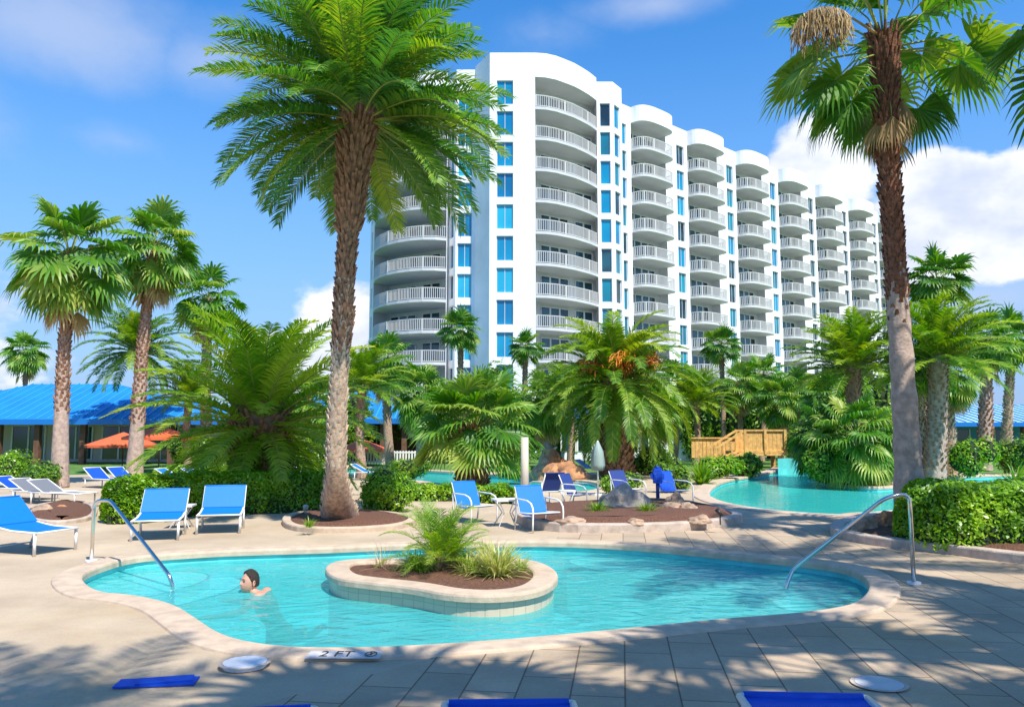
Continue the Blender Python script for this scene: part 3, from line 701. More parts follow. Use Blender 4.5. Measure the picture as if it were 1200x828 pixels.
# bushy date palm left
ZG = 19.5; b = W(305, 520, ZG); b.z = 0; top = W(307, 478, ZG)
cr = date_crown(51, 74, 3.15, 50, .50, .065, -32, 90, 1.15, .55, .42, yellow=.3)
tG, _ = palm_from('bushy date palm with thick short trunk behind the clipped hedge', b, top, cr, [M['datebright'], M['petiole'], M['fruit'], M['straw']], (.62, .58, .62), None, [(.02, .99, 160, .22, .14, .14)], [M['wood'], M['boot']], seed=8, name='date_palm', group=None)
iv = bush_mesh(1.0, .95, 2.0, 5200, .15, 7, 55, .05).build('ivy', [M['bush'], M['core']], tG)
# bushy fan palm K
ZK = 25; b = W(553, 520, ZK); b.z = 0; top = W(556, 500, ZK)
cr = fan_crown(61, 54, 1.25, .98, 28, -22, 86, .56, .45, .3, spread=140)
palm_from('low bushy fan palm with thick dark trunk behind the blue armchairs', b, top, cr, FM, (.48, .42, .40), None, [(.02, .99, 120, .2, .12, .1)], [M['barkred'], M['boot']], seed=9, name='fan_palm')
# fruiting date palm M
ZM = 31; b = W(722, 520, ZM); b.z = 0; top = W(722, 438, ZM)
cr = date_crown(71, 96, 3.5, 52, .56, .072, -62, 84, 1.65, .58, .4, fruit=26, yellow=.3)
palm_from('arching date palm with orange fruit stalks in the middle of the garden', b, top, cr, DM, (.62, .52, .5), None, [(.02, .99, 110, .3, .2, .12)], [M['wood'], M['boot']], seed=10, name='date_palm')
# island low fan palms
ZI = 27
cr = fan_crown(81, 50, .95, .85, 26, -60, 80, .5, .75, .3, dead=6, spread=130)
b = W(1003, 520, ZI); b.z = 0
palm_from('low drooping fan palm at the lagoon edge, left of the tall grey trunk', b, W(1003, 512, ZI), cr, FM, (.3, .28, .26), None, bt, seed=12, name='fan_palm')
cr = fan_crown(82, 44, .8, .75, 24, -60, 80, .3, .7, .3, spread=130)
b = W(968, 520, ZI + 1.5); b.z = 0
palm_from('dark low fan palm overhanging the lagoon beside the island date palm', b, W(968, 508, ZI + 1.5), cr, FD, (.3, .28, .26), None, bt, seed=13, name='fan_palm')
# near fan palm whose leaves enter at the top right
cr = fan_crown(91, 22, 1.3, 1.0, 30, -70, 70, .4, .7, .2, dead=0)
palm_from('fan palm leaning out of frame, only its hanging leaves at the top right corner', (8.9, 10.2, 0), W(1330, -10, 10.6), cr, FD, (.28, .2, .2), None, bt, seed=14, name='fan_palm')
# palms behind and beside the camera; they throw the leaf shadows on the deck
shadow_spots = [(3.2, -.8, 9.4, 0), (.6, -1.0, 9.2, 1), (6.2, .2, 9.6, 0), (-1.6, -1.4, 9, 1), (9.4, 1.3, 10.0, 0), (7.4, 5.6, 9.4, 1), (-4.5, -2.2, 8.6, 0)]
sl_ = ['tall palm behind the viewer shading the front paving', 'palm left behind the viewer', 'palm right of the viewer shading the pool coping', 'palm behind the viewer throwing frond shadows on the left deck', 'palm outside the frame beyond the right foreground', 'palm outside the right edge shading the walkway beyond the pool', 'palm farthest left behind the viewer']
bigfan = proto(fan_crown(95, 24, 1.2, 1.1, 22, -60, 82, .4, .5, .2), FD, 'crown')
bigdate = proto(date_crown(96, 34, 2.9, 40, .5, .05, -40, 82, 1.2, .42, .3), DM, 'crown')
for (x, y, h, kd), lb in zip(shadow_spots, sl_):
    t = thing('date_palm' if kd else 'fan_palm', lb, 'palm tree', (x, y, 0))
    trunk_mesh([(0, 0, 0), (.1, 0, h / 2), (0, 0, h)], [.25, .19, .2], 10, bt, 0, 3).build('trunk', [M['bark'], M['boot']], t)
    c = bpy.data.objects.new('crown', bigdate if kd else bigfan); C.objects.link(c); c.parent = t; c.location = (0, 0, h); c.rotation_euler = (0, 0, x)
M['lidgrey'] = mat('grey_plastic', (.56, .54, .54), .6, var=.1, vscale=9)  # dimmer grey version of the white plastic, slightly mottled
M['navygrey'] = mat('grey_sling', (.16, .17, .20), .7)
# ------------------------------------------------------------------ hotel
FLS = [31.4 - 2.9 * i for i in range(11)]            # slab levels, top first
CEIL = 34.2; ROOF = 35.9; TROOF = 36.5
def PX(px, Z, h=30): return Vector(((px - CX) / F * (Z * cp + (h - CH) * sp), Z))
U = Vector((.742, .670)).normalized(); NN = Vector((U.y, -U.x)); STEP = 9.93
O1 = Vector((12.47, 80.9))
def LP(s, n=0.0): return O1 + U * s + NN * n
hotel = thing('hotel', 'white high-rise hotel with rows of curved balconies stepping back to the right', 'building', (0, 0, 0))
wall = MB(); WIN = []     # window list: (area, meshbuilder, material key)
def vquad(m, a, b, z0, z1, mi=None): m.face([(a.x, a.y, z0), (b.x, b.y, z0), (b.x, b.y, z1), (a.x, a.y, z1)], mi)
def wstrip(a, b, w0, w1, matl, ztop=ROOF, zs=(.28, 2.55), levels=FLS, prio=1.0):
    """wall a->b (left to right seen from outside) with one window a floor between fractions w0,w1"""
    d = (b - a); Ln = d.length; t = d.normalized(); n = Vector((t.y, -t.x)); p0 = a + d * w0; p1 = a + d * w1
    vquad(wall, a, p0, 0, ztop); vquad(wall, p1, b, 0, ztop)
    prev = ztop
    for fl in levels:
        z0, z1 = fl + zs[0], fl + zs[1]
        vquad(wall, p0, p1, z1, prev); prev = z0
        dp = n * -.22
        q0, q1 = p0 + dp, p1 + dp
        wall.face([(p0.x, p0.y, z0), (p0.x, p0.y, z1), (q0.x, q0.y, z1), (q0.x, q0.y, z0)])
        wall.face([(p1.x, p1.y, z0), (q1.x, q1.y, z0), (q1.x, q1.y, z1), (p1.x, p1.y, z1)])
        wall.face([(p0.x, p0.y, z0), (q0.x, q0.y, z0), (q1.x, q1.y, z0), (p1.x, p1.y, z0)])
        wall.face([(p0.x, p0.y, z1), (p1.x, p1.y, z1), (q1.x, q1.y, z1), (q0.x, q0.y, z1)])
        m = MB(); e = n * .0
        a3 = Vector((q0.x, q0.y, 0)); b3 = Vector((q1.x, q1.y, 0)); n3 = Vector((n.x, n.y, 0)) * .05; f = .055
        def P(s, z, o=0): return a3.lerp(b3, s) + Vector((0, 0, z)) + n3 * o
        wd = (p1 - p0).length; fs = f / wd
        m.mi = 1; m.face([P(0, z0, .6), P(1, z0, .6), P(1, z1, .6), P(0, z1, .6)])
        m.mi = 0
        for s0, s1, za, zb in ((0, fs, z0, z1), (1 - fs, 1, z0, z1), (fs, 1 - fs, z0, z0 + f), (fs, 1 - fs, z1 - f, z1)) + (((.5 - fs * .4, .5 + fs * .4, z0 + f, z1 - f),) if wd > 1.3 else ()):
            m.face([P(s0, za, 1.5), P(s1, za, 1.5), P(s1, zb, 1.5), P(s0, zb, 1.5)])
            m.face([P(s0, za, 1.5), P(s0, zb, 1.5), P(s0, zb, .5), P(s0, za, .5)]); m.face([P(s1, za, 1.5), P(s1, zb, 1.5), P(s1, zb, .5), P(s1, za, .5)])
        WIN.append((prio * wd * 100 / a.length ** 2, m, rnd.choice(['glass', 'glass', 'glassb', 'glassc']) if matl == 'glass' else (rnd.choice(['glassteal', 'glassteal', 'glassdark', 'glass']) if matl == 'glassteal' else matl)))
    vquad(wall, p0, p1, 0, prev)
def bay(bow, back, zc, zroof, levels, side=.22, slab=.26, sol=.0, name='balcony', first=None, rad=None):
    """bow: front curve left->right; back: (left,right) points of recessed wall; objects share meshes over the floors"""
    poly = list(bow) + [back[1], back[0]]
    o0 = bow[0]
    rel = [p - o0 for p in poly]
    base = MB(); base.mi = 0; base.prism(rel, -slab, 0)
    bme = None
    # railing
    rb = MB(); bl = [p - o0 for p in bow]; ins = offset([Vector(p) for p in rel], -.08)[:len(bow)]
    def V3(p, z): return Vector((p.x, p.y, z))
    for z, h in ((1.08, .07), (.10, .06)):
        for i in range(len(ins) - 1): rb.bar(V3(ins[i], z), V3(ins[i + 1], z), .06, h)
    # balusters
    tot = 0
    for i in range(len(ins) - 1):
        a, b = ins[i], ins[i + 1]; L_ = (b - a).length; k = 0
        n_ = max(1, int(L_ / .17))
        for j in range(n_):
            p = a.lerp(b, (j + .5) / n_); rb.box((p.x, p.y, .59), (.055, .055, .92))
    for i in range(0, len(ins), 3): rb.box((ins[i].x, ins[i].y, .56), (.09, .09, 1.12))
    # doors
    db = MB(); a, b = back[0] - o0, back[1] - o0; t = (b - a).normalized(); nr = Vector((t.y, -t.x)); Lb = (b - a).length
    s = .5; k = 0
    while s + 1.15 < Lb - .3:
        if k % 4 != 3 or Lb < 6:
            p = a + t * s + nr * .03; q = a + t * (s + 1.05) + nr * .03
            db.mi = 1; db.face([(p.x, p.y, .1), (q.x, q.y, .1), (q.x, q.y, 2.25), (p.x, p.y, 2.25)])
            db.mi = 0
            for x in (s, s + 1.05): c = a + t * x + nr * .05; db.box((c.x, c.y, 1.18), (.09, .09, 2.3))
            c = a + t * (s + .52) + nr * .05; db.box((c.x, c.y, 2.3), (1.1, .09, .09), rz=math.atan2(t.y, t.x))
        s += 1.14 if k % 4 != 3 else .8
        k += 1
    for fl in levels:
        if bme is None:
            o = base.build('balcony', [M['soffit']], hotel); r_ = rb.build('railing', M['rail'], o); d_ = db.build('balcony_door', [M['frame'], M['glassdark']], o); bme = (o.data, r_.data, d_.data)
        else:
            o = bpy.data.objects.new('balcony', bme[0]); C.objects.link(o); o.parent = hotel
            for nm, me in (('railing', bme[1]), ('balcony_door', bme[2])):
                c = bpy.data.objects.new(nm, me); C.objects.link(c); c.parent = o
        o.location = (o0.x, o0.y, fl)
    # recess walls
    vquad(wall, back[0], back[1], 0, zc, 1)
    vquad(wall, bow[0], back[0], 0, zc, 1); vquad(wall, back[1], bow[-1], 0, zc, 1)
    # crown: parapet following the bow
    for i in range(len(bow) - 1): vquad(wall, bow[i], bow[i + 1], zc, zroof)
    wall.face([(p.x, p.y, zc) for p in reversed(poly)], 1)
    wall.face([(p.x, p.y, zroof) for p in poly])
# main tower corner
A = PX(574, 70, 34); B = PX(627, 70, 34); Cc = PX(699, 75.2, 34); D = PX(718, 75.2, 34); E_ = PX(728.5, 76.8, 34)
wstrip(A, PX(611, 70, 34), .22, .74, 'glass', TROOF, (.2, 2.45), FLS, 3)
vquad(wall, PX(611, 70, 34), B, 0, TROOF)
mainbow = [B, PX(640, 70.15), PX(652, 70.6), PX(663, 71.3), PX(673, 72.0), PX(682, 72.9), PX(690, 73.8), PX(695, 74.5), Cc]
bay(mainbow, (B + Vector((.15, 2.5)), Cc + Vector((-.1, 1.7))), CEIL, TROOF, FLS)
wstrip(Cc, D, .20, .82, 'glassteal', ROOF + .2, (.2, 2.5), FLS, 2)
wstrip(D, E_, .15, .75, 'glassteal', ROOF + .2, (.2, 2.5), FLS, 2)
j0 = LP(-2.6); vquad(wall, E_, j0, 0, ROOF)
# receding modules
def bowpts(s0, w_, dep, n=14):
    out = []
    for i in range(n + 1):
        a = math.pi * i / n; x = -math.cos(a); e = .62
        xs = math.copysign(abs(x) ** e, x); ys = math.sin(a) ** e
        out.append(LP(s0 + w_ * (xs + 1) / 2, dep * ys))
    return out
BW = 5.9
for k in range(7):
    s0 = k * STEP
    if k == 0: wstrip(j0, LP(0), .30, .72, 'glassteal', ROOF, (.25, 2.45), FLS, 1.5)
    else: wstrip(LP(s0 - (STEP - BW)), LP(s0), .50, .84, 'glassteal' if k < 4 else 'glassdark', ROOF, (.25, 2.45))
    bw = bowpts(s0, BW, 1.75)
    bay(bw, (LP(s0 + .02, -1.1), LP(s0 + BW - .02, -1.1)), CEIL, ROOF, FLS)
# end
eA = LP(6 * STEP + BW); eB = LP(6 * STEP + BW + 2.4); vquad(wall, eA, eB, 0, ROOF)
bk = -15
vquad(wall, eB, LP(6 * STEP + BW + 2.4, bk), 0, ROOF)
# left wing
Lw1 = PX(557, 72.8, 34); Lw0 = PX(535, 72.8, 34); Lr = PX(526, 74.6, 34)
vquad(wall, Lw1, A, 0, TROOF)
wstrip(Lw0, Lw1, .10, .86, 'glass', ROOF + .3, (.2, 2.45), FLS, 2)
wstrip(Lr, Lw0, .25, .75, 'glassteal', ROOF, (.25, 2.45), FLS, .9)
b1 = PX(524, 72.6); b0 = PX(440.5, 78.6)
leftbow = [b0, PX(442, 77.0), PX(447, 75.6), PX(456, 74.3), PX(468, 73.3), PX(482, 72.6), PX(497, 72.2), PX(511, 72.2), b1]
bay(leftbow, (b0 + Vector((1.2, 1.6)), b1 + Vector((-.1, 3.2))), CEIL, ROOF, FLS)
vquad(wall, b1, Lr, 0, ROOF)
end = PX(436, 80.6); wstrip(end, b0, .3, .7, 'glassteal', ROOF, (.25, 2.3), FLS, .8)
e2 = end + Vector((2, 14)); vquad(wall, e2, end, 0, ROOF)
# roofs and rear
outline = [end, b0, b1, Lr, Lw0, Lw1, A, B, Cc, D, E_, j0, LP(6 * STEP + BW + 2.4), LP(6 * STEP + BW + 2.4, bk), LP(6, bk - 2), e2]
rs = sheet(outline, [], ROOF - .6); wall.raw(rs.v, rs.f, 0)
for i in (12, 13, 14): vquad(wall, outline[(i + 1)], outline[(i + 2) % 16] if i < 14 else outline[15], 0, ROOF)
vquad(wall, Lw1 + Vector((0, .02)), Lw1 + Vector((0, 9)), ROOF - .6, TROOF); vquad(wall, Cc, Cc + Vector((0, 9)), ROOF - .6, TROOF)
wall.raw([(Lw1.x, Lw1.y + 9, ROOF - .6), (Cc.x, Cc.y + 9, ROOF - .6), (Cc.x, Cc.y + 9, TROOF), (Lw1.x, Lw1.y + 9, TROOF)], [(0, 1, 2, 3)])
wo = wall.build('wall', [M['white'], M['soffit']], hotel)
WIN.sort(key=lambda q: -q[0])
for _, m, k in WIN[:98]: m.build('window', [M['frame'], M[k]], hotel)
rest = MB(); rest2 = MB()
for _, m, k in WIN[98:]:
    b = len(rest.v); rest.v += m.v; rest.t += m.t; rest.f += [tuple(i + b for i in f) for f in m.f]; rest.m += m.m; rest.sm += m.sm
tag(rest.build('windows', [M['frame'], M['glassdark']], hotel), kind='stuff')

# ------------------------------------------------------------------ low buildings
def lowbuilding(name, label, x0, x1, y0, dep, eave, ridge, cols, wallm='cream', hip=(6, 6), open_front=True, over=1.0, ribs=.6, cat='building', wins=()):
    t = thing(name, label, cat, ((x0 + x1) / 2, y0, 0)); o = Vector(((x0 + x1) / 2, y0, 0)); hw = (x1 - x0) / 2
    m = MB(); yw = 2.6 if open_front else 0
    m.box((0, yw + (dep - yw) / 2, eave / 2), (2 * hw - .4, dep - yw, eave)); m.build('wall', M[wallm], t)
    # roof
    r = MB(); e = [Vector((-hw - over, -over, eave)), Vector((hw + over, -over, eave)), Vector((hw + over, dep + over, eave)), Vector((-hw - over, dep + over, eave))]
    ra = Vector((-hw + hip[0], dep / 2, ridge)); rb_ = Vector((hw - hip[1], dep / 2, ridge))
    r.face([e[0], e[1], rb_, ra]); r.face([e[1], e[2], rb_]); r.face([e[2], e[3], ra, rb_]); r.face([e[3], e[0], ra]); r.face(e[::-1])
    r.mi = 1
    x = -hw - over
    while x < hw + over:
        # top of the rib on the front slope
        if x < ra.x: f = (x - e[0].x) / (ra.x - e[0].x)
        elif x > rb_.x: f = (e[1].x - x) / (e[1].x - rb_.x)
        else: f = 1
        p = Vector((x, -over, eave + .03)); q = Vector((x, -over + (dep / 2 + over) * f, eave + (ridge - eave) * f + .03)); 
        if f > .05: r.bar(p, q, .05, .07)
        x += ribs
    ro = r.build('roof', [M['roofpale' if name == 'beach_house' else 'roof'], M['rib']], t)
    f = MB(); f.box((0, -over - .02, eave - .14), (2 * (hw + over), .06, .3)); f.build('fascia', M['fascia'], t)
    for cx_ in cols:
        c = MB(); c.box((cx_ - o.x, -.4, eave / 2 - .06), (.3, .3, eave - .12)); c.build('column', M['brown'], t)
    for (wx, ww, wz0, wz1, mk) in wins:
        c = MB(); c.mi = 1; c.box((wx - o.x, yw - .03, (wz0 + wz1) / 2), (ww, .06, wz1 - wz0)); c.mi = 0
        for s_ in (-1, 0, 1): c.box((wx - o.x + s_ * ww / 2, yw - .05, (wz0 + wz1) / 2), (.09, .1, wz1 - wz0 + .1))
        c.build('window' if wz0 > .3 else 'door', [M['paintwhite'], M[mk]], t)
    return t
lowbuilding('clubhouse', 'long low clubhouse with bright blue metal roof behind the left palms', -36, -17.6, 46, 11, 2.5, 4.9, [W(x, 500, 46).x for x in (5, 50, 103, 160, 205, 228)], hip=(5, 8), wins=[(W(x, 500, 48).x, 2.0, .2, 2.1, 'glassdark') for x in (28, 84, 135, 185)])
lowbuilding('clubhouse', 'blue-roofed wing seen between the left palms and the tall date palm trunk', -16.4, -5.4, 50, 10, 2.6, 5.0, [W(x, 500, 50).x for x in (300, 345, 400, 425, 450, 475)], wallm='brown', hip=(5, 5), wins=[(W(x, 500, 52).x, 1.8, .2, 2.1, 'glassdark') for x in (320, 372, 412, 440)])
lowbuilding('pavilion', 'small white pavilion with dark windows behind the fruiting date palm', 3.2, 12, 52, 8, 3.0, 3.9, [], wallm='white', hip=(3, 3), open_front=False, over=.5, wins=[(W(x, 500, 52).x, 1.05, .6, 2.2, 'glassdark') for x in (667, 684, 705, 760)])
lowbuilding('beach_house', 'low blue building with pale blue roof at the right edge behind the fan palms', 31, 56, 58, 12, 2.5, 4.0, [W(x, 500, 58).x for x in (1108, 1150, 1195)], wallm='bluewall', hip=(5, 5), wins=[(W(x, 500, 60).x, 2.0, .2, 2.0, 'glassdark') for x in (1125, 1170)])
# white picket fences / low railings in front of the buildings
def fence(label, a, b, h, z0=0):
    a = Vector(a); b = Vector(b); t = thing('fence', label, 'fence', a); d = b - a; n = int(d.length / .16)
    m = MB()
    for z in (.18, h - .12): m.bar(Vector((0, 0, z)), d + Vector((0, 0, z)), .05, .08)
    m.build('rail', M['paintwhite'], t); m = MB()
    for i in range(n): p = d * (i + .5) / n; m.box((p.x, p.y, h / 2), (.09, .03, h - .06), rz=math.atan2(d.y, d.x))
    m.build('pickets', M['paintwhite'], t)
fence('low white picket fence before the brown wing, right of the tall date palm', W(408, 540, 44) * Vector((1, 1, 0)) if False else (W(405, 540, 44).x, 44, 0), (W(488, 540, 44).x, 44, 0), .8)

# ------------------------------------------------------------------ background greenery
bmeshes = []
for i in range(5):
    mb = bush_mesh(2.2, 2.0, 5.2, 5200, .30, 9, 100 + i, 0)
    me = proto(mb, [M['bush'], M['core']], 'crown'); bmeshes.append(me)
def btree(px, Z, topy, wpx, label, i, rot):
    x = W(px, 500, Z).x; h = W(px, topy, Z).z; t = thing('broadleaf_tree', label, 'tree', (x, Z, 0), 0, 'leafy trees in front of the hotel')
    m = MB(); m.tube([(0, 0, 0), (.1, 0, h * .5), (0, 0, h * .8)], [.16, .12, .05], 6); m.build('trunk', M['wood'], t)
    c = bpy.data.objects.new('crown', bmeshes[i % 5]); C.objects.link(c); c.parent = t; c.rotation_euler = (0, 0, rot); sx_ = wpx * Z / F / 4.0; c.scale = (sx_, sx_, h / 4.9)
treespec = [(405, 50, 468, 70, 'dense leafy tree right behind the tall date palm trunk'), (470, 54, 475, 80, 'leafy tree under the left curved balconies'), (515, 46, 455, 75, 'rounded leafy tree left of the hotel corner'), (575, 52, 440, 80, 'leafy tree at the foot of the white hotel corner'), (610, 46, 462, 60, 'leafy tree behind the bushy fan palm'), (655, 56, 448, 70, 'leafy tree left of the fruiting date palm'), (700, 58, 440, 70, 'leafy tree right behind the fruiting date palm'), (765, 56, 450, 80, 'leafy tree right of the fruiting date palm'), (812, 52, 462, 60, 'leafy tree left of the slim dark fan palm'), (850, 58, 450, 70, 'leafy tree behind the slim dark fan palm'), (900, 56, 456, 70, 'leafy tree directly above the wooden bridge'), (945, 54, 448, 75, 'leafy tree right above the end of the bridge'), (990, 45, 440, 85, 'tall dense tree behind the island date palm'), (1035, 48, 450, 80, 'dense tree just left of the tall grey trunk'), (1088, 46, 462, 60, 'dark tree behind the full date palm'), (1020, 36, 492, 70, 'low dark tree behind the lagoon edge'), (340, 42, 478, 60, 'leafy bush tree right of the bushy date palm'), (215, 40, 505, 50, 'low tree beneath the blue roof'), (935, 40, 505, 45, 'small dark tree at the right end of the bridge'), (985, 34, 505, 50, 'dark shrubby tree on the lagoon island')]
for i, (px, Z, ty, wp, lb) in enumerate(treespec): btree(px, Z, ty, wp, lb, i, i * 1.7)
def shrub(label, px, basey, topy, wpx, n, leaf, matk='bush', name='shrub', seed=0, group=None):
    b = G(px, basey); h = W(px, topy, b.y).z; rx = wpx * b.y / F / 2
    o = bush_mesh(rx * 1.15, rx * .9, max(.3, h) * 1.1, n, leaf, 6, seed, .02).build(name, [M[matk], M['core']], None, b); tag(o, label, 'shrub', group); return o
shrub('dark round clipped shrub right of the fruiting date palm', 765, 556, 526, 62, 3000, .13, 'bush', seed=1)
shrub('bright green shrub before the bridge stairs', 838, 561, 536, 60, 2600, .12, 'hedge', seed=2)
shrub('broad-leaved shrub at the lagoon edge under the bridge', 875, 558, 534, 44, 1500, .2, 'bush', seed=3)
shrub('green shrub behind the navy poolside chair', 720, 580, 556, 60, 2200, .09, 'hedge', seed=4)
shrub('leafy shrub between the two blue posts and the lagoon', 790, 577, 545, 36, 1500, .1, 'bush', seed=5)
shrub('fresh green shrub at the far left edge', 12, 570, 532, 70, 3600, .09, 'hedge', seed=6)
shrub('green shrub behind the stacked grey loungers', 45, 573, 545, 60, 2600, .09, 'bush', seed=7)
shrub('loose green shrub right of the bushy fan palm trunk', 600, 563, 532, 60, 2200, .12, 'hedge', seed=8)
shrub('low shrub left of the bushy fan palm trunk', 480, 562, 538, 60, 2200, .12, 'bush', seed=9)
shrub('shrub right of the bushy date palm before the brown wing', 350, 562, 515, 50, 2600, .12, 'hedge', seed=10)
shrub('feathery shrub under the blue building at the right', 1140, 560, 520, 60, 2400, .13, 'hedge', seed=11)
shrub('shrub at the base of the grouped grey trunks', 1060, 562, 536, 44, 1500, .12, 'bush', seed=12)
shrub('rusty green shrub at the far right behind the pool', 1190, 556, 515, 60, 2200, .13, 'bush', seed=13)
shrub('shrub beside the orange umbrella', 240, 560, 512, 40, 1800, .12, 'hedge', seed=14)
shrub('green shrub under the hanging leaves of the island fan palm', 1010, 567, 535, 70, 2600, .13, 'bush', seed=15)
shrub('dark shrub at the water edge left of the island palms', 962, 568, 525, 50, 2400, .14, 'bush', seed=16)
# hedges
hedge('hedge', 'long clipped green hedge behind the two armless blue chairs', [G(80, 618) + Vector((.5, .5, 0)), G(200, 606) + Vector((0, .6, 0)), G(310, 602) + Vector((0, .6, 0)), G(388, 600) + Vector((0, .6, 0))], 1.15, .86, 30000, .075)
o = bush_mesh(.85, .75, .95, 9000, .075, 7, 21, .02).build('hedge', [M['hedge'], M['core']], None, G(452, 602) + Vector((0, .3, 0))); tag(o, 'rounded clipped bush just right of the tall date palm base', 'hedge')
hedge('hedge', 'low green hedge behind the blue armchairs and the palm planter', [G(480, 586), G(545, 586), G(600, 590)], .7, .42, 5000, .08)
hedge('hedge', 'big bright green hedge in the stone bed at the right edge', [Vector((5.85, 12.35)), Vector((7.6, 12.0)), Vector((9.6, 11.5)), Vector((13.7, 10.6))], 1.8, 1.0, 46000, .075)
hedge('hedge', 'clipped hedge strip behind the loungers under the bushy date palm', [(W(180, 550, 30).x, 30), (W(330, 550, 30).x, 30)], .8, .5, 5000, .1)

# ------------------------------------------------------------------ planting beds
def bed(name, label, px, h, soil=.06, kw=.22, kmat='kerb', blocks=0):
    p = smooth([G(x, y) for x, y in px], 2); c = sum(p, Vector((0, 0))) / len(p); t = thing(name, label, 'planting bed', (c.x, c.y, 0))
    q = [v - c for v in p]; ring(q, offset(q, -kw), h, -.02, .025).build('kerb', M[kmat], t)
    s = sheet(offset(q, -kw * .9), [], h - .05)
    for i, v in enumerate(s.v): pass
    m = MB(); m.raw(s.v, s.f)
    # mounded mulch: concentric lifts
    lp = offset(q, -kw * .9); k = [lp, offset(lp, -.18), offset(lp, -.36)]
    mm = MB(); n = len(lp); vs = []
    zs = [h - .05, h + soil * .7, h + soil]
    for a, z in zip(k, zs): vs += [(v.x, v.y, z + .02 * noise.noise(Vector((v.x * 3, v.y * 3, 0)))) for v in a]
    mm.raw(vs, [(j * n + i, j * n + (i + 1) % n, (j + 1) * n + (i + 1) % n, (j + 1) * n + i) for j in range(2) for i in range(n)], smooth=True)
    s2 = sheet(k[2], [], h + soil); mm.raw(s2.v, s2.f)
    mm.build('mulch', M['mulch'], t)
    return t
bed('planter', 'low kerbed bed around the foot of the tall date palm', [(328, 611), (345, 604), (390, 601), (450, 603), (492, 609), (480, 619), (430, 624), (370, 625), (335, 621)], .10, .05, .16, 'coping')
bed('planter', 'mulched bed edged with flat stones between the blue armchairs and the lagoon', [(600, 612), (612, 600), (680, 596), (760, 592), (820, 596), (868, 607), (872, 613), (830, 621), (740, 625), (640, 624)], .16, .08, .2, 'kerb')
bed('planter', 'raised stone-edged bed holding the right hedge and the tall fan palm', [(966, 627), (985, 614), (1040, 604), (1200, 598), (1400, 610), (1500, 690), (1330, 672), (1200, 662), (1100, 648), (1010, 638)], .14, .05, .24, 'kerb')
bed('planter', 'mulched bed by the rocks left of the long hedge', [(20, 600), (60, 590), (110, 590), (118, 608), (70, 616), (30, 612)], .08, .05, .12, 'kerb')
# island planter in the pool
ip = [(378, 664), (392, 656), (430, 653), (475, 653), (530, 651), (590, 651), (632, 656), (655, 668), (652, 681), (628, 692), (580, 697), (525, 695), (480, 686), (430, 681), (390, 676)]
isl = smooth([G(x, y, .10) for x, y in ip], 2); ic = sum(isl, Vector((0, 0))) / len(isl); il = [v - ic for v in isl]
pt_ = thing('island_planter', 'peanut-shaped stone planter rising out of the pool', 'planter', (ic.x, ic.y, 0))
ring(il, offset(il, -.29), .10, .02, .03).build('rim', M['coping'], pt_)
m = MB(); q = offset(il, -.05); n = len(q)
m.raw([(v.x, v.y, .03) for v in q] + [(v.x, v.y, -.20) for v in q], [(i, n + i, n + (i + 1) % n, (i + 1) % n) for i in range(n)], mi=0)
m.raw([(v.x, v.y, -.20) for v in q] + [(v.x, v.y, -1.0) for v in q], [(i, n + i, n + (i + 1) % n, (i + 1) % n) for i in range(n)], mi=1)
wo_ = m.build('planter_wall', [M['tile'], M['basin']], pt_)
uv = wo_.data.uv_layers.new(name='UVMap'); acc = 0; us = [0]
for i in range(n): acc += (q[(i + 1) % n] - q[i]).length; us.append(acc)
for fi, pl in enumerate(list(wo_.data.polygons)[:n]):
    for k_, li in enumerate(pl.loop_indices):
        uv.data[li].uv = ((us[fi], .10), (us[fi], -.20), (us[fi + 1], -.20), (us[fi + 1], .10))[k_]
q2 = offset(il, -.24); s = sheet(q2, [], .06)
mm = MB(); mm.raw([(v[0], v[1], .06) for v in s.v], s.f); mm.build('mulch', M['mulch'], pt_)

# island plants
def tuft(name, label, loc, n, ln, wd, matk, spread=.9, cat='plant', droop=.5, seed=0, group=None, r0=.06):
    r = random.Random(seed); m = MB()
    for i in range(n):
        a = r.uniform(0, 6.28); e = R(88) - abs(r.gauss(0, spread)) ; e = max(e, .15); l = ln * r.uniform(.55, 1.1); q = r.uniform(0, r0)
        p = Vector((math.cos(a) * q, math.sin(a) * q, 0)); s = Vector((-math.sin(a), math.cos(a), 0)); pts = [p]
        for k in range(4):
            pts.append(pts[-1] + Vector((math.cos(a) * math.cos(e), math.sin(a) * math.cos(e), math.sin(e))) * l / 4); e -= droop * (.4 + .3 * k) * r.uniform(.5, 1.3)
        m.tone = min(1, max(0, r.gauss(.5, .2))); ws = [wd * .6, wd, wd * .85, wd * .5, .001]; vs = []
        for P, w_ in zip(pts, ws): P.z = max(P.z, .01); vs += [P - s * w_ / 2, P + s * w_ / 2]
        m.raw(vs, [(2 * k, 2 * k + 1, 2 * k + 3, 2 * k + 2) for k in range(4)])
    o = m.build(name, M[matk], None, loc); tag(o, label, cat, group); return o
zt = .06
pb_ = G(513, 668, zt)
r8 = date_crown(201, 30, .72, 34, .15, .011, 5, 84, 1.3, .55, .03)
t = thing('pygmy_palm', 'small feathery palm in the middle of the pool island planter', 'plant', pb_)
m = MB(); m.tube([(0, 0, 0), (.01, 0, .10), (.0, 0, .16)], [.045, .05, .05], 8); m.build('trunk', M['wood'], t); c_ = r8.build('crown', [M['datebright'], M['petiole']], t); c_.location = (0, 0, .15); c_.scale = (1.05, 1.05, 1.3)
for dx, sc, lb in ((.17, .75, 'shorter palm offshoot right beside the small island palm'),):
    t2 = dup(t, pb_ + Vector((dx, .12, 0)), 2.0, lb, (sc, sc, sc))
tuft('grass_clump', 'bright green grassy clump at the left foot of the island palm', G(487, 667, zt), 340, .34, .010, 'grassy', .75, seed=3, droop=.75, r0=.12)
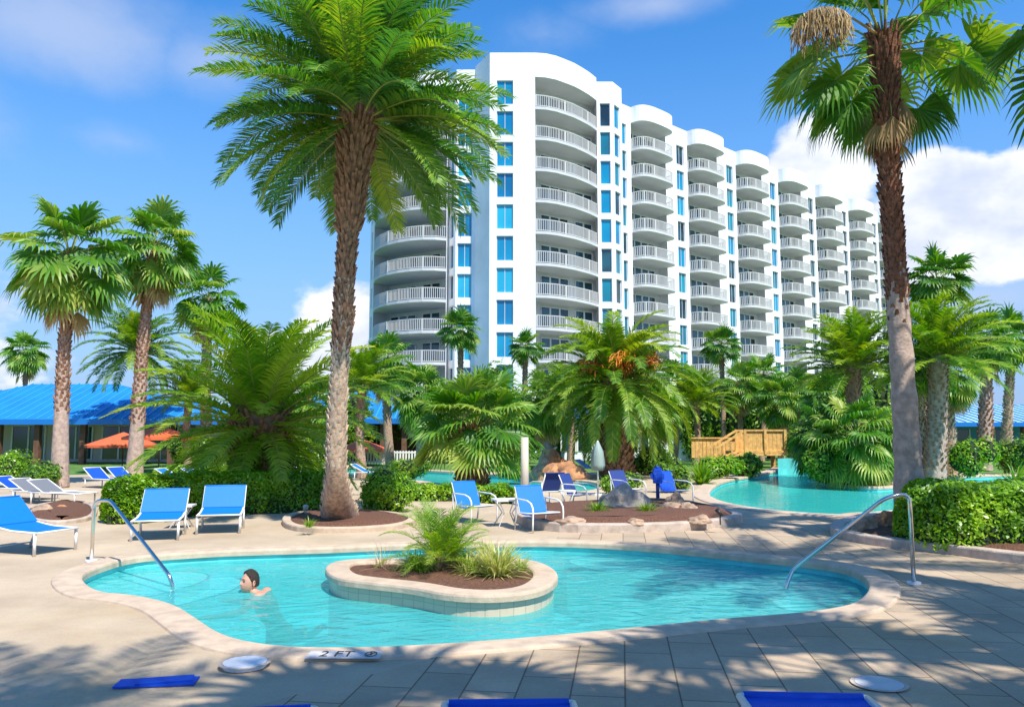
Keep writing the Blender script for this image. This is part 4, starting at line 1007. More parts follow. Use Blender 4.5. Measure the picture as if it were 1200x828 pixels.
tuft('flax_plant', 'yellow-green striped strappy plant on the right of the island planter', G(583, 674, zt), 300, .48, .020, 'flax', .75, seed=4, droop=.45, r0=.13)
tuft('dry_grass', 'dry straw-coloured grass behind the striped strappy plant', G(568, 660, zt), 200, .42, .008, 'straw', .6, seed=5, droop=.5, r0=.15)
tuft('dry_grass', 'thin dry sprigs drooping over the left rim of the island planter', G(448, 665, zt), 60, .40, .006, 'straw', .9, seed=6, droop=.5, r0=.1)
tuft('flax_plant', 'small spiky plant at the right tip of the mulch in the island planter', G(610, 668, zt), 60, .22, .014, 'grassy', .7, seed=7, droop=.4)
tuft('grass_clump', 'low green clump at the back rim of the island planter', G(540, 660, zt), 200, .26, .011, 'grassy', .8, seed=21, droop=.6, r0=.15)
tuft('flax_plant', 'yellow striped plant between the island palm and the big striped one', G(549, 671, zt), 120, .30, .015, 'flax', .8, seed=22, droop=.5, r0=.1)
tuft('grass_clump', 'green clump behind the boulder on the mulched bed', G(700, 600, .2), 160, .32, .014, 'bush', .8, seed=23, droop=.6, r0=.2)
tuft('grass_clump', 'green clump left of the blue post on the mulched bed', G(758, 600, .2), 160, .30, .014, 'grassy', .8, seed=24, droop=.6, r0=.15)
tuft('agave_plant', 'spiky strappy plant left of the lagoon steps', G(823, 567), 150, .95, .06, 'bush', .7, seed=8, droop=.35, r0=.2)
tuft('yucca_plant', 'spiky yucca behind the rocks on the mulched bed', G(800, 572), 90, .75, .05, 'bush', .8, seed=9, droop=.2, r0=.1)
tuft('grass_clump', 'small golden grass clump beside the tall date palm foot', G(362, 618, .12), 90, .22, .012, 'grassy', .8, seed=10, droop=.5)
tuft('fern_plant', 'low arching fern-like plant at the right edge beyond the hedge', G(1190, 573), 120, 1.1, .05, 'bush', 1.2, seed=12, droop=.5, r0=.2)
tuft('agave_plant', 'pale strappy plant between the left palms before the clubhouse', G(262, 571), 90, 1.0, .05, 'grassy', .7, seed=13, droop=.35, r0=.2)
tuft('grass_clump', 'tuft of low grass by the mound right of the tall date palm', G(500, 608, .03), 160, .28, .012, 'grassy', 1.0, seed=14, droop=.5, r0=.3)

# ------------------------------------------------------------------ rocks
def rock(label, px, py, wpx, hpx, matk, seed, z0=0, flat=1.0, dep=.8, cat='rock', name='rock'):
    b = G(px, py, z0); rx = wpx * b.y / F / 2; h = hpx * b.y / F; bm = bmesh.new(); bmesh.ops.create_icosphere(bm, subdivisions=4, radius=1)
    for v in bm.verts:
        p = v.co.copy(); d = 1 + .28 * noise.noise(p * 1.3 + Vector((seed, 0, 0))) + .12 * noise.noise(p * 3.5 + Vector((0, seed, 0)))
        for ax in (Vector((.6, .5, .62)), Vector((-.7, -.3, .6)), Vector((.1, -.9, .4))):
            k = p.normalized().dot(ax.normalized())
            if k > .75: d -= (k - .75) * .7
        v.co = Vector((p.x * rx * d, p.y * rx * dep * d, max(-.15, p.z) * h * d * 1.0))
    me = bpy.data.meshes.new(name); bm.to_mesh(me); bm.free(); me.materials.append(M[matk])
    o = bpy.data.objects.new(name, me); C.objects.link(o); o.location = b; tag(o, label, cat); return o
rock('broad grey-brown boulder on the mulched bed behind the armchairs', 730, 597, 62, 27, 'rockgrey', 1, .15)
rock('left tan rock on the mulched bed', 786, 599, 34, 12, 'rock', 2, .15)
rock('tan rock topping the pile on the mulched bed', 792, 594, 24, 17, 'rock', 3, .15)
rock('right tan rock on the mulched bed beside the spotlight', 806, 600, 26, 11, 'rock', 4, .15)
rock('flat tan stone at the front of the mulched bed, near the second armchair', 668, 612, 34, 7, 'rock', 31, .15)
rock('small tan stone in the middle of the mulched bed', 745, 613, 22, 6, 'rock', 32, .15)
rock('tan stone at the right front of the mulched bed', 820, 611, 26, 8, 'rock', 33, .15)
rock('tan rock in the right bed near the kerb corner', 1014, 622, 34, 17, 'rock', 5, .12)
rock('red-brown rock at the foot of the tall fan palm', 1042, 620, 30, 20, 'rockred', 6, .12)
rock('flat tan rock among the left loungers', 50, 603, 36, 11, 'rock', 7)
rock('reddish rock left of the long hedge', 72, 600, 22, 8, 'rockred', 8)
rock('pale rock at the far left bed', 22, 606, 22, 9, 'rock', 9)
for i, (x, y, w_, h_, mk, lb) in enumerate([(660, 562, 50, 20, 'rockred', 'rust-stained lower rock of the garden waterfall'), (650, 559, 44, 30, 'rockred', 'tall rust-coloured rock in the middle of the garden waterfall'), (636, 560, 30, 24, 'rock', 'tan rock at the left of the garden waterfall'), (678, 561, 26, 14, 'rock', 'tan rock at the right foot of the garden waterfall'), (645, 556, 26, 35, 'rock', 'tan rock topping the garden waterfall')]):
    rock(lb, x, y, w_, h_, mk, 20 + i)

# ------------------------------------------------------------------ pool furniture
def sling_pts(w_, prof, thick=.012):
    m = MB(); n = len(prof)
    vs = [(-w_ / 2, y, z) for y, z in prof] + [(w_ / 2, y, z) for y, z in prof] + [(-w_ / 2, y, z - thick) for y, z in prof] + [(w_ / 2, y, z - thick) for y, z in prof]
    fs = []
    for i in range(n - 1):
        fs += [(i, n + i, n + i + 1, i + 1), (2 * n + i, 2 * n + i + 1, 3 * n + i + 1, 3 * n + i), (i, i + 1, 2 * n + i + 1, 2 * n + i), (n + i, 3 * n + i, 3 * n + i + 1, n + i + 1)]
    fs += [(0, 2 * n, 3 * n, n), (n - 1, 2 * n - 1, 4 * n - 1, 3 * n - 1)]
    m.raw(vs, fs, smooth=False); return m
# armless low sand chair: front is -Y
def armless(label, loc, rz, group):
    t = thing('pool_chair', label, 'chair', loc, rz, group); w_ = .58
    seat = [(-.50 + .70 * i / 6, .43 - .04 * math.sin(math.pi * i / 6) + .09 * i / 6) for i in range(7)]
    back = [(.175 + .32 * i / 6, .53 + .455 * i / 6) for i in range(7)]
    sling_pts(w_ + .05, seat).build('seat', M['bluesling'], t); sling_pts(w_ + .05, back).build('backrest', M['bluesling'], t)
    f = MB()
    for s in (-1, 1):
        x = s * (w_ / 2 + .02)
        f.tube([(x, -.51, .42), (x, -.1, .44), (x, .20, .51), (x, .52, .99)], .018, 8)
    f.tube([(-w_ / 2 - .02, -.51, .42), (w_ / 2 + .02, -.51, .42)], .018, 8); tb = MB(); tb.tube([(-w_ / 2 - .03, .52, .99), (w_ / 2 + .03, .52, .99)], .022, 8); tb.build('fabric_sleeve', M['bluesling'], t); f.tube([(-w_ / 2 - .02, .18, .49), (w_ / 2 + .02, .18, .49)], .016, 8)
    f.build('frame', M['paintwhite'], t)
    for s in (-1, 1):
        for y, y2 in ((-.48, -.49), (.14, .28)):
            l = MB(); x = s * (w_ / 2 + .02); l.tube([(x, y, .43 if y < 0 else .49), (x, y2, 0)], .019, 8); l.build('leg', M['paintwhite'], t)
    b = MB(); b.tube([(-w_ / 2 - .02, .28, .10), (w_ / 2 + .02, .28, .10)], .014, 6); b.build('stretcher', M['paintwhite'], t)
    return t
c1 = G(178, 632); c2 = G(252, 624)
armless('armless bright blue chair with white legs, left of the pair by the long hedge', (c1.x, c1.y + .3, 0), R(14), 'armless blue chairs by the hedge').scale = (1.12, 1, .76)
armless('armless bright blue chair with white legs, right of the pair by the long hedge', (c2.x, c2.y + .3, 0), R(14), 'armless blue chairs by the hedge').scale = (1.12, 1, .76)
def table(label, loc, rz, size=.45, h=.45, round_=False):
    t = thing('side_table', label, 'table', loc, rz); m = MB()
    if round_: m.prism([(math.cos(a * .2618) * size / 2, math.sin(a * .2618) * size / 2) for a in range(24)], h - .03, h)
    else: m.box((0, 0, h - .015), (size, size, .03))
    m.build('table_top', M['paintwhite'], t)
    for s in (-1, 1):
        for q in (-1, 1):
            l = MB(); l.tube([(s * size * .4, q * size * .4, h - .02), (s * size * .15, q * size * .15, h * .5), (s * size * .42, q * size * .42, 0)], .012, 6); l.build('leg', M['paintwhite'], t)
ct = G(207, 620); table('small white side table between the two armless blue chairs', (ct.x, ct.y + .2, 0), R(10), .42, .42)
# chaise lounger: head at +Y
def chaise(label, loc, rz, group, sling='bluesling', ang=35, name='sun_lounger', L_=1.25):
    t = thing(name, label, 'lounger', loc, rz, group); w_ = .6
    seat = [(-L_ + L_ * i / 8, .36 - .03 * math.sin(math.pi * i / 8)) for i in range(9)]
    a = R(ang); back = [(.7 * i / 6 * math.cos(a), .36 + .7 * i / 6 * math.sin(a)) for i in range(7)]
    sling_pts(w_ + .05, seat).build('seat', M[sling], t); sling_pts(w_ + .05, back).build('backrest', M[sling], t)
    f = MB()
    for s in (-1, 1):
        x = s * (w_ / 2 + .02); f.tube([(x, -L_, .355), (x, 0, .355), (x, .55, .355)], .02, 8); f.tube([(x, 0, .36), (x, .72 * math.cos(a), .36 + .72 * math.sin(a))], .018, 8)
    for y in (-L_, .55): f.tube([(-w_ / 2 - .02, y, .355), (w_ / 2 + .02, y, .355)], .02, 8)
    f.tube([(-w_ / 2 - .02, .72 * math.cos(a), .36 + .72 * math.sin(a)), (w_ / 2 + .02, .72 * math.cos(a), .36 + .72 * math.sin(a))], .018, 8)
    f.build('frame', M['paintwhite'], t)
    for s in (-1, 1):
        for y in (-L_ + .12, .42):
            l = MB(); l.tube([(s * (w_ / 2 + .02), y, .35), (s * (w_ / 2 + .02), y, 0)], .02, 8); l.build('leg', M['paintwhite'], t)
    return t
cl = G(22, 650); armless('armless bright blue chair facing right, cut by the left edge', (cl.x - .12, cl.y + .35, 0), R(72), 'armless blue chairs by the hedge').scale = (1.12, 1.15, .76)
# foreground loungers seen only by their tops at the bottom edge
for px, lb, wx in ((616, 'blue lounger end at the bottom edge, middle of the picture', 0), (912, 'blue lounger end at the bottom edge, right of the middle', 0), (378, 'blue lounger end just showing at the bottom edge, left of the middle', 0)):
    top = W(px, 822 if px != 912 else 814, 2.6)
    t = chaise(lb, (top.x, 2.6, 0), 0, 'blue sun loungers', 'bluedeep', 20)
    t.location.z = 0
    t.location.y = 0; 
    sl_m = MB(); sl_m.tube([(-.30, -1.25, .355), (.30, -1.25, .355)], .027, 10); sl_m.build('fabric_sleeve', M['bluedeep'], t)
    z_ = .37; d_ = ray(px, 821 if px == 616 else (813 if px == 912 else 824)); k_ = (z_ - CH) / d_.z
    t.location.x = d_.x * k_; t.location.y = d_.y * k_ - 1.25; t.rotation_euler.z = R(180 + {616: 2, 912: -3, 378: 9}[px]); t.location.x += {616: -.04, 912: .06, 378: -.15}[px]; t.location.y -= {616: 0, 912: 0, 378: .07}[px]
# armchair: front is -Y
def armchair(label, loc, rz, group, sling='bluesling'):
    t = thing('armchair', label, 'chair', loc, rz, group); w_ = .52
    seat = [(-.28 + .50 * i / 6, .42 - .04 * math.sin(math.pi * i / 6) - .03 * i / 6) for i in range(7)]
    back = [(.20 + .205 * i / 6, .40 + .565 * i / 6) for i in range(7)]
    sling_pts(w_ + .05, seat).build('seat', M[sling], t); sling_pts(w_ + .05, back).build('backrest', M[sling], t)
    f = MB()
    for s in (-1, 1):
        x = s * (w_ / 2 + .02); f.tube([(x, -.28, .42), (x, .22, .385), (x, .43, .97)], .016, 8)
    tb = MB(); tb.tube([(-w_ / 2 - .03, .43, .97), (w_ / 2 + .03, .43, .97)], .021, 8); tb.build('fabric_sleeve', M[sling], t)
    for y, z in ((-.28, .42), (.22, .385)): f.tube([(-w_ / 2 - .02, y, z), (w_ / 2 + .02, y, z)], .016, 8)
    f.build('frame', M['paintwhite'], t)
    for s in (-1, 1):
        x = s * (w_ / 2 + .06); a = MB(); a.tube([(x, .34, .70), (x, .18, .70), (x, -.12, .69), (x, -.26, .64), (x, -.33, .54), (x, -.34, .42), (x, -.33, .2), (x, -.33, 0)], .017, 8); a.build('armrest', M['paintwhite'], t)
        l = MB(); l.tube([(x, .32, .69), (x, .30, .35), (x, .36, 0)], .017, 8); l.build('leg', M['paintwhite'], t)
    return t
gA = 'blue armchairs around the middle bed'
for px, py, rz, lb, sl2 in ((556, 612, 38, 'bright blue armchair with white frame, nearest the low hedge', 'bluesling'), (632, 622, 28, 'bright blue armchair with white frame beside the white side table', 'bluesling'), (680, 595, 60, 'navy armchair turned sideways behind the grey boulder', 'navy'), (737, 588, 40, 'navy armchair right behind the grey boulder', 'navy'), (792, 590, 35, 'deep blue armchair by the blue post', 'bluedeep'), (640, 590, -150, 'navy armchair facing away behind the white pole', 'navy')):
    b = G(px, py); armchair(lb, (b.x, b.y + .1, 0), R(rz), gA, sl2).scale = (.95, .95, .78)
b = G(594, 617); table('white side table between the two bright blue armchairs', (b.x, b.y + .1, 0), R(15), .5, .5)
b = G(665, 598); table('small dark-legged side table near the navy armchair', (b.x, b.y, 0), 0, .4, .45, True)
# far loungers
for px, py, rz, sl2, lb, ang in ((430, 562, 80, 'bluesling', 'bright blue far lounger right of the tall date palm', 30), (205, 570, 80, 'bluesling', 'bright blue far lounger behind the hedge, left one', 30), (235, 569, 80, 'bluesling', 'bright blue far lounger behind the hedge, right one', 30), (118, 571, 60, 'bluedeep', 'deep blue far lounger before the near left palm trunk', 35), (145, 570, 60, 'bluedeep', 'deep blue far lounger just right of the near left palm trunk', 35), (355, 572, 70, 'bluedeep', 'deep blue far lounger behind the hedge beside the tall date palm', 40), (62, 590, 70, 'navygrey', 'grey lounger among the left rocks, front one', 30), (40, 588, 70, 'navygrey', 'grey lounger among the left rocks, back one', 30), (690, 556, 60, 'bluesling', 'bright blue far lounger under the fruiting date palm', 35), (745, 605, 0, None, '', 0), (20, 584, 75, 'bluedeep', 'deep blue lounger at the far left under the shrubs', 30)):
    if sl2: b = G(px, py); chaise(lb, (b.x, b.y, 0), R(rz), 'sun loungers beyond the hedge', sl2, ang).scale = (.9, .9, .8)

# handrails
def handrail(label, pts, plates):
    t = thing('handrail', label, 'handrail', (pts[0][0], pts[0][1], 0)); o = Vector((pts[0][0], pts[0][1], 0))
    P = [Vector(p) - o for p in pts]
    # round the corners
    q = [P[0]]
    for i in range(1, len(P) - 1):
        a, b, c = P[i - 1], P[i], P[i + 1]; r_ = min(.16, (a - b).length * .45, (c - b).length * .45); u = b + (a - b).normalized() * r_; v = b + (c - b).normalized() * r_
        for k in range(9): s = k / 8; q.append(u * (1 - s) ** 2 + b * 2 * s * (1 - s) + v * s * s)
    q.append(P[-1]); m = MB(); m.tube(q, .024, 12); m.build('rail', M['steel'], t)
    for p in plates:
        m = MB(); c = Vector(p) - o; m.prism([(c.x + math.cos(a * .3927) * .075, c.y + math.sin(a * .3927) * .075) for a in range(16)], c.z, c.z + .022); m.build('escutcheon', M['dish'] if p[2] > 0 else M['steel'], t)
rb = G(1071, 684); tR = Vector((rb.x, rb.y, W(1071, 584, rb.y).z))
lowR = G(922, 706, -.3)
handrail('tall curved steel handrail at the right end of the pool', [(rb.x, rb.y, 0), (rb.x, rb.y, 1.02), (rb.x - .28, rb.y - .02, .98), (lowR.x + .10, lowR.y + .05, .08), (lowR.x, lowR.y, -.1), (lowR.x + .01, lowR.y, -.3)], [(rb.x, rb.y, .004)])
lb_ = G(107, 658); lowL = G(203, 684, -.1)
handrail('curved steel handrail running down to the left pool steps', [(lb_.x, lb_.y, 0), (lb_.x, lb_.y, .80), (lb_.x + .22, lb_.y - .03, .82), (lowL.x - .06, lowL.y + .02, .0), (lowL.x, lowL.y, -.14), (lowL.x, lowL.y, -.46)], [(lb_.x, lb_.y, .004)])

# poles, umbrellas, lights, signs
b = G(615, 592); t = thing('light_pole', 'plain pale pole standing right of the bushy fan palm', 'pole', b); m = MB(); hh = W(615, 512, b.y).z
m.tube([(0, 0, 0), (0, 0, hh)], [.10, .09], 12); m.build('post', M['cream'], t); m = MB(); m.prism([(math.cos(a * .5236) * .13, math.sin(a * .5236) * .13) for a in range(12)], 0, .05); m.build('base_plate', M['cream'], t)
def closed_umbrella(label, px, basey, topy, matk='greywhite'):
    b = G(px, basey); h = W(px, topy, b.y).z; t = thing('closed_umbrella', label, 'umbrella', b); m = MB()
    m.tube([(0, 0, 0), (0, 0, h)], .022, 8); m.build('pole', M['paintwhite'], t); m = MB(); k = 10; zs = [h * .98, h * .8, h * .55, h * .45]; rr = [.03, .13, .17, .14]
    m.tube([(0, 0, z) for z in zs], rr, 16, noisef=lambda i, j: 1 + .22 * (-1) ** j); m.build('canopy', M[matk], t)
    m = MB(); m.prism([(math.cos(a * .5236) * .24, math.sin(a * .5236) * .24) for a in range(12)], 0, .06); m.build('base', M['paintwhite'], t)
closed_umbrella('closed pale green umbrella left of the fruiting date palm', 701, 580, 516)
def open_umbrella(label, px, Z, topy, rpx, edgey, matk='orange'):
    top = W(px, topy, Z); ed = W(px, edgey, Z); rr = rpx * Z / F; t = thing('umbrella', label, 'umbrella', (top.x, Z, 0)); m = MB()
    m.tube([(0, 0, 0), (0, 0, top.z)], .03, 8); m.build('pole', M['brown'], t); m = MB()
    c = Vector((0, 0, top.z)); P = [Vector((math.cos(a * math.pi / 4 + .2) * rr, math.sin(a * math.pi / 4 + .2) * rr, ed.z)) for a in range(8)]
    for i in range(8):
        a, b = P[i], P[(i + 1) % 8]; m.face([a, b, c]); m.face([a, a - Vector((0, 0, .12)), b - Vector((0, 0, .12)), b]); m.face([a - Vector((0, 0, .01)), c - Vector((0, 0, .03)), b - Vector((0, 0, .01))])
    m.build('canopy', M[matk], t)
open_umbrella('open orange umbrella before the clubhouse, right one', 188, 36, 499, 42, 512)
open_umbrella('open orange umbrella before the clubhouse, left one and lower', 145, 40, 506, 42, 521)
open_umbrella('red-brown umbrella in front of the brown wing right of the tall date palm', 425, 44, 514, 30, 526)
# blue post
b = G(771, 590); t = thing('call_post', 'short bright blue post with a ribbed blue head beside the rocks', 'post', b); m = MB(); hh = W(771, 548, b.y).z
m.tube([(0, 0, 0), (0, 0, hh - .25)], .045, 12); m.build('post', M['navy'], t); m = MB()
for k in range(5): m.box((0, 0, hh - .34 + k * .075), (.20 + .02 * (k % 2), .16, .065))
m.tube([(0, 0, hh - .0), (0, 0, hh + .05)], [.06, .03], 10); m.build('head', M['bluedeep'], t)
for s_ in (-1, 1): m = MB(); m.box((s_ * .13, 0, hh - .2), (.06, .1, .14)); m.build('bracket', M['bluedeep'], t)
# spotlight
b = G(844, 611, .2); t = thing('garden_spotlight', 'small black garden spotlight on the mulched bed right of the rocks', 'light', b); m = MB(); m.tube([(0, 0, -.05), (0, 0, .12)], .012, 6); m.build('stake', M['black'], t)
m = MB(); m.tube([(.03, -.02, .10), (-.05, .03, .21)], [.03, .042], 10); m.build('lamp_head', M['black'], t)
b = G(358, 604, .1); t = thing('path_light', 'small pale path light between the hedge and the tall date palm', 'light', b); m = MB(); m.tube([(0, 0, 0), (0, 0, .16)], .02, 8); m.build('stake', M['greywhite'], t); m = MB(); m.tube([(0, 0, .12), (0, 0, .2), (0, 0, .22)], [.05, .055, .02], 10); m.build('lamp_head', M['greywhite'], t)
# skimmer lids
for px, py, lb, mk in ((287, 776, 'white round skimmer lid set in the left coping', 'dish'), (1030, 797, 'pale round skimmer lid in the paving at the lower right', 'lidgrey')):
    b = G(px, py, .03); t = thing('skimmer_lid', lb, 'lid', (b.x, b.y, .004)); m = MB(); rr = .155
    m.prism([(math.cos(a * .2618) * rr, math.sin(a * .2618) * rr) for a in range(24)], 0, .036 if px < 500 else .012); m.build('cover', M[mk], t)
    m = MB(); n = 24; vs = [(math.cos(a * .2618) * q, math.sin(a * .2618) * q, (.03 if px < 500 else .010)) for q in (rr + .002, rr + .03) for a in range(24)]; m.raw(vs, [(i, (i + 1) % n, n + (i + 1) % n, n + i) for i in range(n)]); m.build('gap_ring', M['kerb'], t)
# blue towel / mats on the deck
b = G(184, 801); m = MB(); m.box((0, 0, .012), (.52, .17, .014)); m.box((.05, .01, .024), (.36, .13, .010), rz=.12); o = m.build('folded_towel', M['bluedeep'], None, (b.x, b.y, .0)); o.rotation_euler.z = R(8); tag(o, 'folded blue towel lying on the shaded deck at the lower left', 'towel')
# depth marker
b = G(404, 766.5, .03); t = thing('depth_marker', 'white pool-edge tile reading 2 FT beside a no-diving sign', 'sign', (b.x, b.y, .029)); m = MB(); m.box((0, 0, .002), (.56, .20, .006)); m.build('tile_plate', M['lidgrey'], t)
cu = bpy.data.curves.new('lettering', 'FONT'); cu.body = '2 FT'; cu.size = .14; cu.extrude = .001; cu.align_x = 'CENTER'; cu.align_y = 'CENTER'
to = bpy.data.objects.new('tmp', cu); C.objects.link(to); dg = bpy.context.evaluated_depsgraph_get(); me = bpy.data.meshes.new_from_object(to.evaluated_get(dg)); bpy.data.objects.remove(to)
me.materials.append(M['black']); lo = bpy.data.objects.new('lettering', me); C.objects.link(lo); lo.parent = t; lo.location = (-.06, 0, .0065); lo.scale = (1, 1.5, 1)
m = MB(); n = 20
for q0, q1 in ((.030, .040),):
    m.raw([(math.cos(a * .31416) * q, math.sin(a * .31416) * q, 0) for q in (q0, q1) for a in range(20)], [(i, (i + 1) % n, n + (i + 1) % n, n + i) for i in range(n)])
m.box((0, 0, 0), (.07, .010, .001), rz=.78); m.box((.0, .004, 0.0005), (.012, .04, .001), rz=.2)
o = m.build('no_diving_symbol', M['black'], t); o.location = (.20, 0, .007); o.scale = (1.2, 1.9, 1)

# bridge
ZBr = 40
bl = W(822, 520, ZBr).x; br_ = W(920, 520, ZBr).x; zt_ = W(0, 504, ZBr).z; zd = W(0, 531, ZBr).z
t = thing('footbridge', 'orange timber footbridge with board sides and stairs over the lagoon channel', 'bridge', ((bl + br_) / 2, ZBr, 0)); ox = (bl + br_) / 2
xs = W(873, 520, ZBr).x - ox; xe = br_ - ox
def side(y, nm):
    m = MB(); m.box(((xs + xe) / 2, y, zt_), (xe - xs, .14, .08)); m.box(((xs + xe) / 2, y, zd + .08), (xe - xs, .08, .12))
    x = xs + .06
    while x < xe: m.box((x, y + .02, (zd + zt_) / 2 + .05), (.19, .03, zt_ - zd - .12)); x += .205
    for x in (xs, (xs + xe) / 2, xe): m.box((x, y - .05, (zt_ + zd) / 2), (.12, .1, zt_ - zd + .1))
    m.build('railing', M['lumber'], t)
side(0, ''); side(1.6, '')
m = MB(); m.box(((xs + xe) / 2, .8, zd - .05), (xe - xs, 1.7, .12)); 
for x in (xs + .15, xe - .15): m.box((x, .15, zd / 2 - .3), (.18, .18, zd + .6 - .12)); m.box((x, 1.45, zd / 2 - .3), (.18, .18, zd + .6 - .12))
m.build('bridge_deck', M['lumber'], t)
m = MB(); xl = W(842, 520, ZBr).x - ox
for y in (-.02, 1.5):
    m.bar((xs, y, zt_), (xl - .2, y, .95), .12, .10); m.bar((xs, y, zd), (xl - .2, y, .1), .08, .22); m.box((xl - .2, y, .5), (.12, .1, 1.0)); m.box(((xs + xl) / 2, y, .75), (.1, .08, 1.0))
ns = 5
for k in range(ns): f_ = (k + .5) / ns; m.box((xs + (xl - xs) * f_ - .08, .75, zd * (1 - f_)), (.30, 1.4, .05)); m.box((xs + (xl - xs) * f_ - .2, .75, zd * (1 - f_) - .1), (.03, 1.4, .16))
m.build('stairs', M['lumber'], t)
m = MB(); xb = bl - ox
for k in range(14): m.box((xb + .1 + k * .2, 2.3, .95), (.18, .03, 1.0))
m.box((xb + 1.4, 2.25, 1.48), (2.8, .1, .07)); m.build('ramp_railing', M['lumber'], t)
# teal painted weir wall beside the bridge
m = MB(); a = G(912, 556, WL); bb = G(956, 556, WL); zz = W(0, 537, a.y).z
m.prism([(a.x, a.y), (bb.x, bb.y), (bb.x + .1, bb.y + .35), (a.x + .6, a.y + .35)], -.9, zz); o = m.build('weir_wall', M['tealwall']); tag(o, 'turquoise painted weir wall at the narrow end of the lagoon', 'wall')

# ------------------------------------------------------------------ swimmer
def skin_body(verts, edges, rad, name, matk, parent, sub=2):
    me = bpy.data.meshes.new(name); me.from_pydata(verts, edges, []); o = bpy.data.objects.new(name, me); C.objects.link(o)
    md = o.modifiers.new('skin', 'SKIN')
    for i, r_ in enumerate(rad): me.skin_vertices[0].data[i].radius = (r_, r_) if not isinstance(r_, tuple) else r_
    me.skin_vertices[0].data[0].use_root = True
    md.use_smooth_shade = True
    s_ = o.modifiers.new('sub', 'SUBSURF'); s_.levels = s_.render_levels = sub
    dg = bpy.context.evaluated_depsgraph_get(); m2_ = bpy.data.meshes.new_from_object(o.evaluated_get(dg)); bpy.data.objects.remove(o)
    m2_.materials.clear(); m2_.materials.append(M[matk]); m2_.name = name
    for p in m2_.polygons: p.use_smooth = True
    o = bpy.data.objects.new(name, m2_); C.objects.link(o); o.parent = parent; return o
hp = G(292, 693, WL)       # chin meets the water here
per = thing('person', 'person with short dark hair swimming to the left in the pool, arm stretched ahead', 'person', (hp.x, hp.y, WL))
# local axes: -X = swimming direction
V = [(.24, .42, -.58), (.22, .30, -.42), (.20, .14, -.27), (.14, .0, -.10), (.06, 0, -.02), (.03, 0, .05),          # pelvis, waist, chest, upper chest, neck, skull base
     (.17, .18, -.02), (-.02, .30, -.17), (-.27, .33, -.18), (-.35, .34, -.17),                               # far arm
     (.18, -.18, -.02), (-.02, -.30, -.18), (-.24, -.38, -.20), (-.32, -.41, -.20),                           # near arm
     (.36, .56, -.64), (.50, .92, -.72), (.58, 1.26, -.68), (.60, 1.36, -.72),
     (.20, .58, -.64), (.24, .96, -.74), (.30, 1.32, -.72), (.31, 1.42, -.76)]
Eg = [(0, 1), (1, 2), (2, 3), (3, 4), (4, 5), (3, 6), (6, 7), (7, 8), (8, 9), (3, 10), (10, 11), (11, 12), (12, 13), (0, 14), (14, 15), (15, 16), (16, 17), (0, 18), (18, 19), (19, 20), (20, 21)]
Rd = [(.14, .11), (.13, .10), (.15, .11), (.12, .09), .055, .05, .065, .045, .03, .035, .065, .045, .03, .035, .08, .055, .038, .04, .08, .055, .038, .04]
# fingers
for hb, dirx in ((9, Vector((-1, .05, 0))), (13, Vector((-.85, -.45, 0)))):
    base = Vector(V[hb]); sd = dirx.cross(Vector((0, 0, 1))).normalized()
    for k, (off_, ln_) in enumerate(((-.028, .062), (-.010, .075), (.010, .070), (.027, .055))):
        i0 = len(V); V.append(tuple(base + dirx.normalized() * .05 + sd * off_)); V.append(tuple(base + dirx.normalized() * (.05 + ln_ * .5) + sd * off_ * 1.2)); V.append(tuple(base + dirx.normalized() * (.05 + ln_) + sd * off_ * 1.25 + Vector((0, 0, -.012))))
        Eg += [(hb, i0), (i0, i0 + 1), (i0 + 1, i0 + 2)]; Rd += [.011, .009, .008]
    i0 = len(V); V.append(tuple(base + dirx.normalized() * .01 + sd * -.045)); V.append(tuple(base + dirx.normalized() * .04 + sd * -.065)); Eg += [(hb, i0), (i0, i0 + 1)]; Rd += [.011, .009]
body = skin_body(V, Eg, Rd, 'body', 'skin', per)
# head: sculpted ovoid, face toward -X and a little to the camera
def head_mesh():
    bm = bmesh.new(); bmesh.ops.create_uvsphere(bm, u_segments=48, v_segments=36, radius=1)
    for v in bm.verts:
        x, y, z = v.co  # face toward -Y here
        f = max(0, -y)
        nx = x * .076 * (1 - .22 * max(0, -z) ** 1.2); ny = y * .098; nz_ = z * .118
        if y < 0: ny *= .90
        if z < -.2 and y < 0: ny -= .016 * (-z) * f          # jaw and chin forward
        g_ = lambda cx_, cz, sx_, sz: math.exp(-((x - cx_) / sx_) ** 2 - ((z - cz) / sz) ** 2) if y < 0 else 0
        ny -= .026 * g_(0, -.20, .13, .12) + .012 * g_(0, .0, .10, .20)      # nose
        ny += .012 * (g_(.36, .06, .18, .12) + g_(-.36, .06, .18, .12))    # eye sockets
        ny -= .006 * (g_(.33, .24, .3, .09) + g_(-.33, .24, .3, .09))      # brow
        ny -= .007 * g_(0, -.50, .22, .07); ny += .004 * g_(0, -.47, .2, .02); ny -= .010 * g_(0, -.80, .2, .13)
        v.co = (nx, ny, nz_)
    me = bpy.data.meshes.new('head'); bm.to_mesh(me); bm.free()
    for p in me.polygons: p.use_smooth = True
    return me
hr = Matrix.Rotation(R(-44), 4, 'Z')
hm = head_mesh(); hm.transform(hr @ Matrix.Rotation(R(-8), 4, 'X')); hm.transform(Matrix.Scale(1.1, 4)); hm.transform(Matrix.Translation((0, 0, .112)))
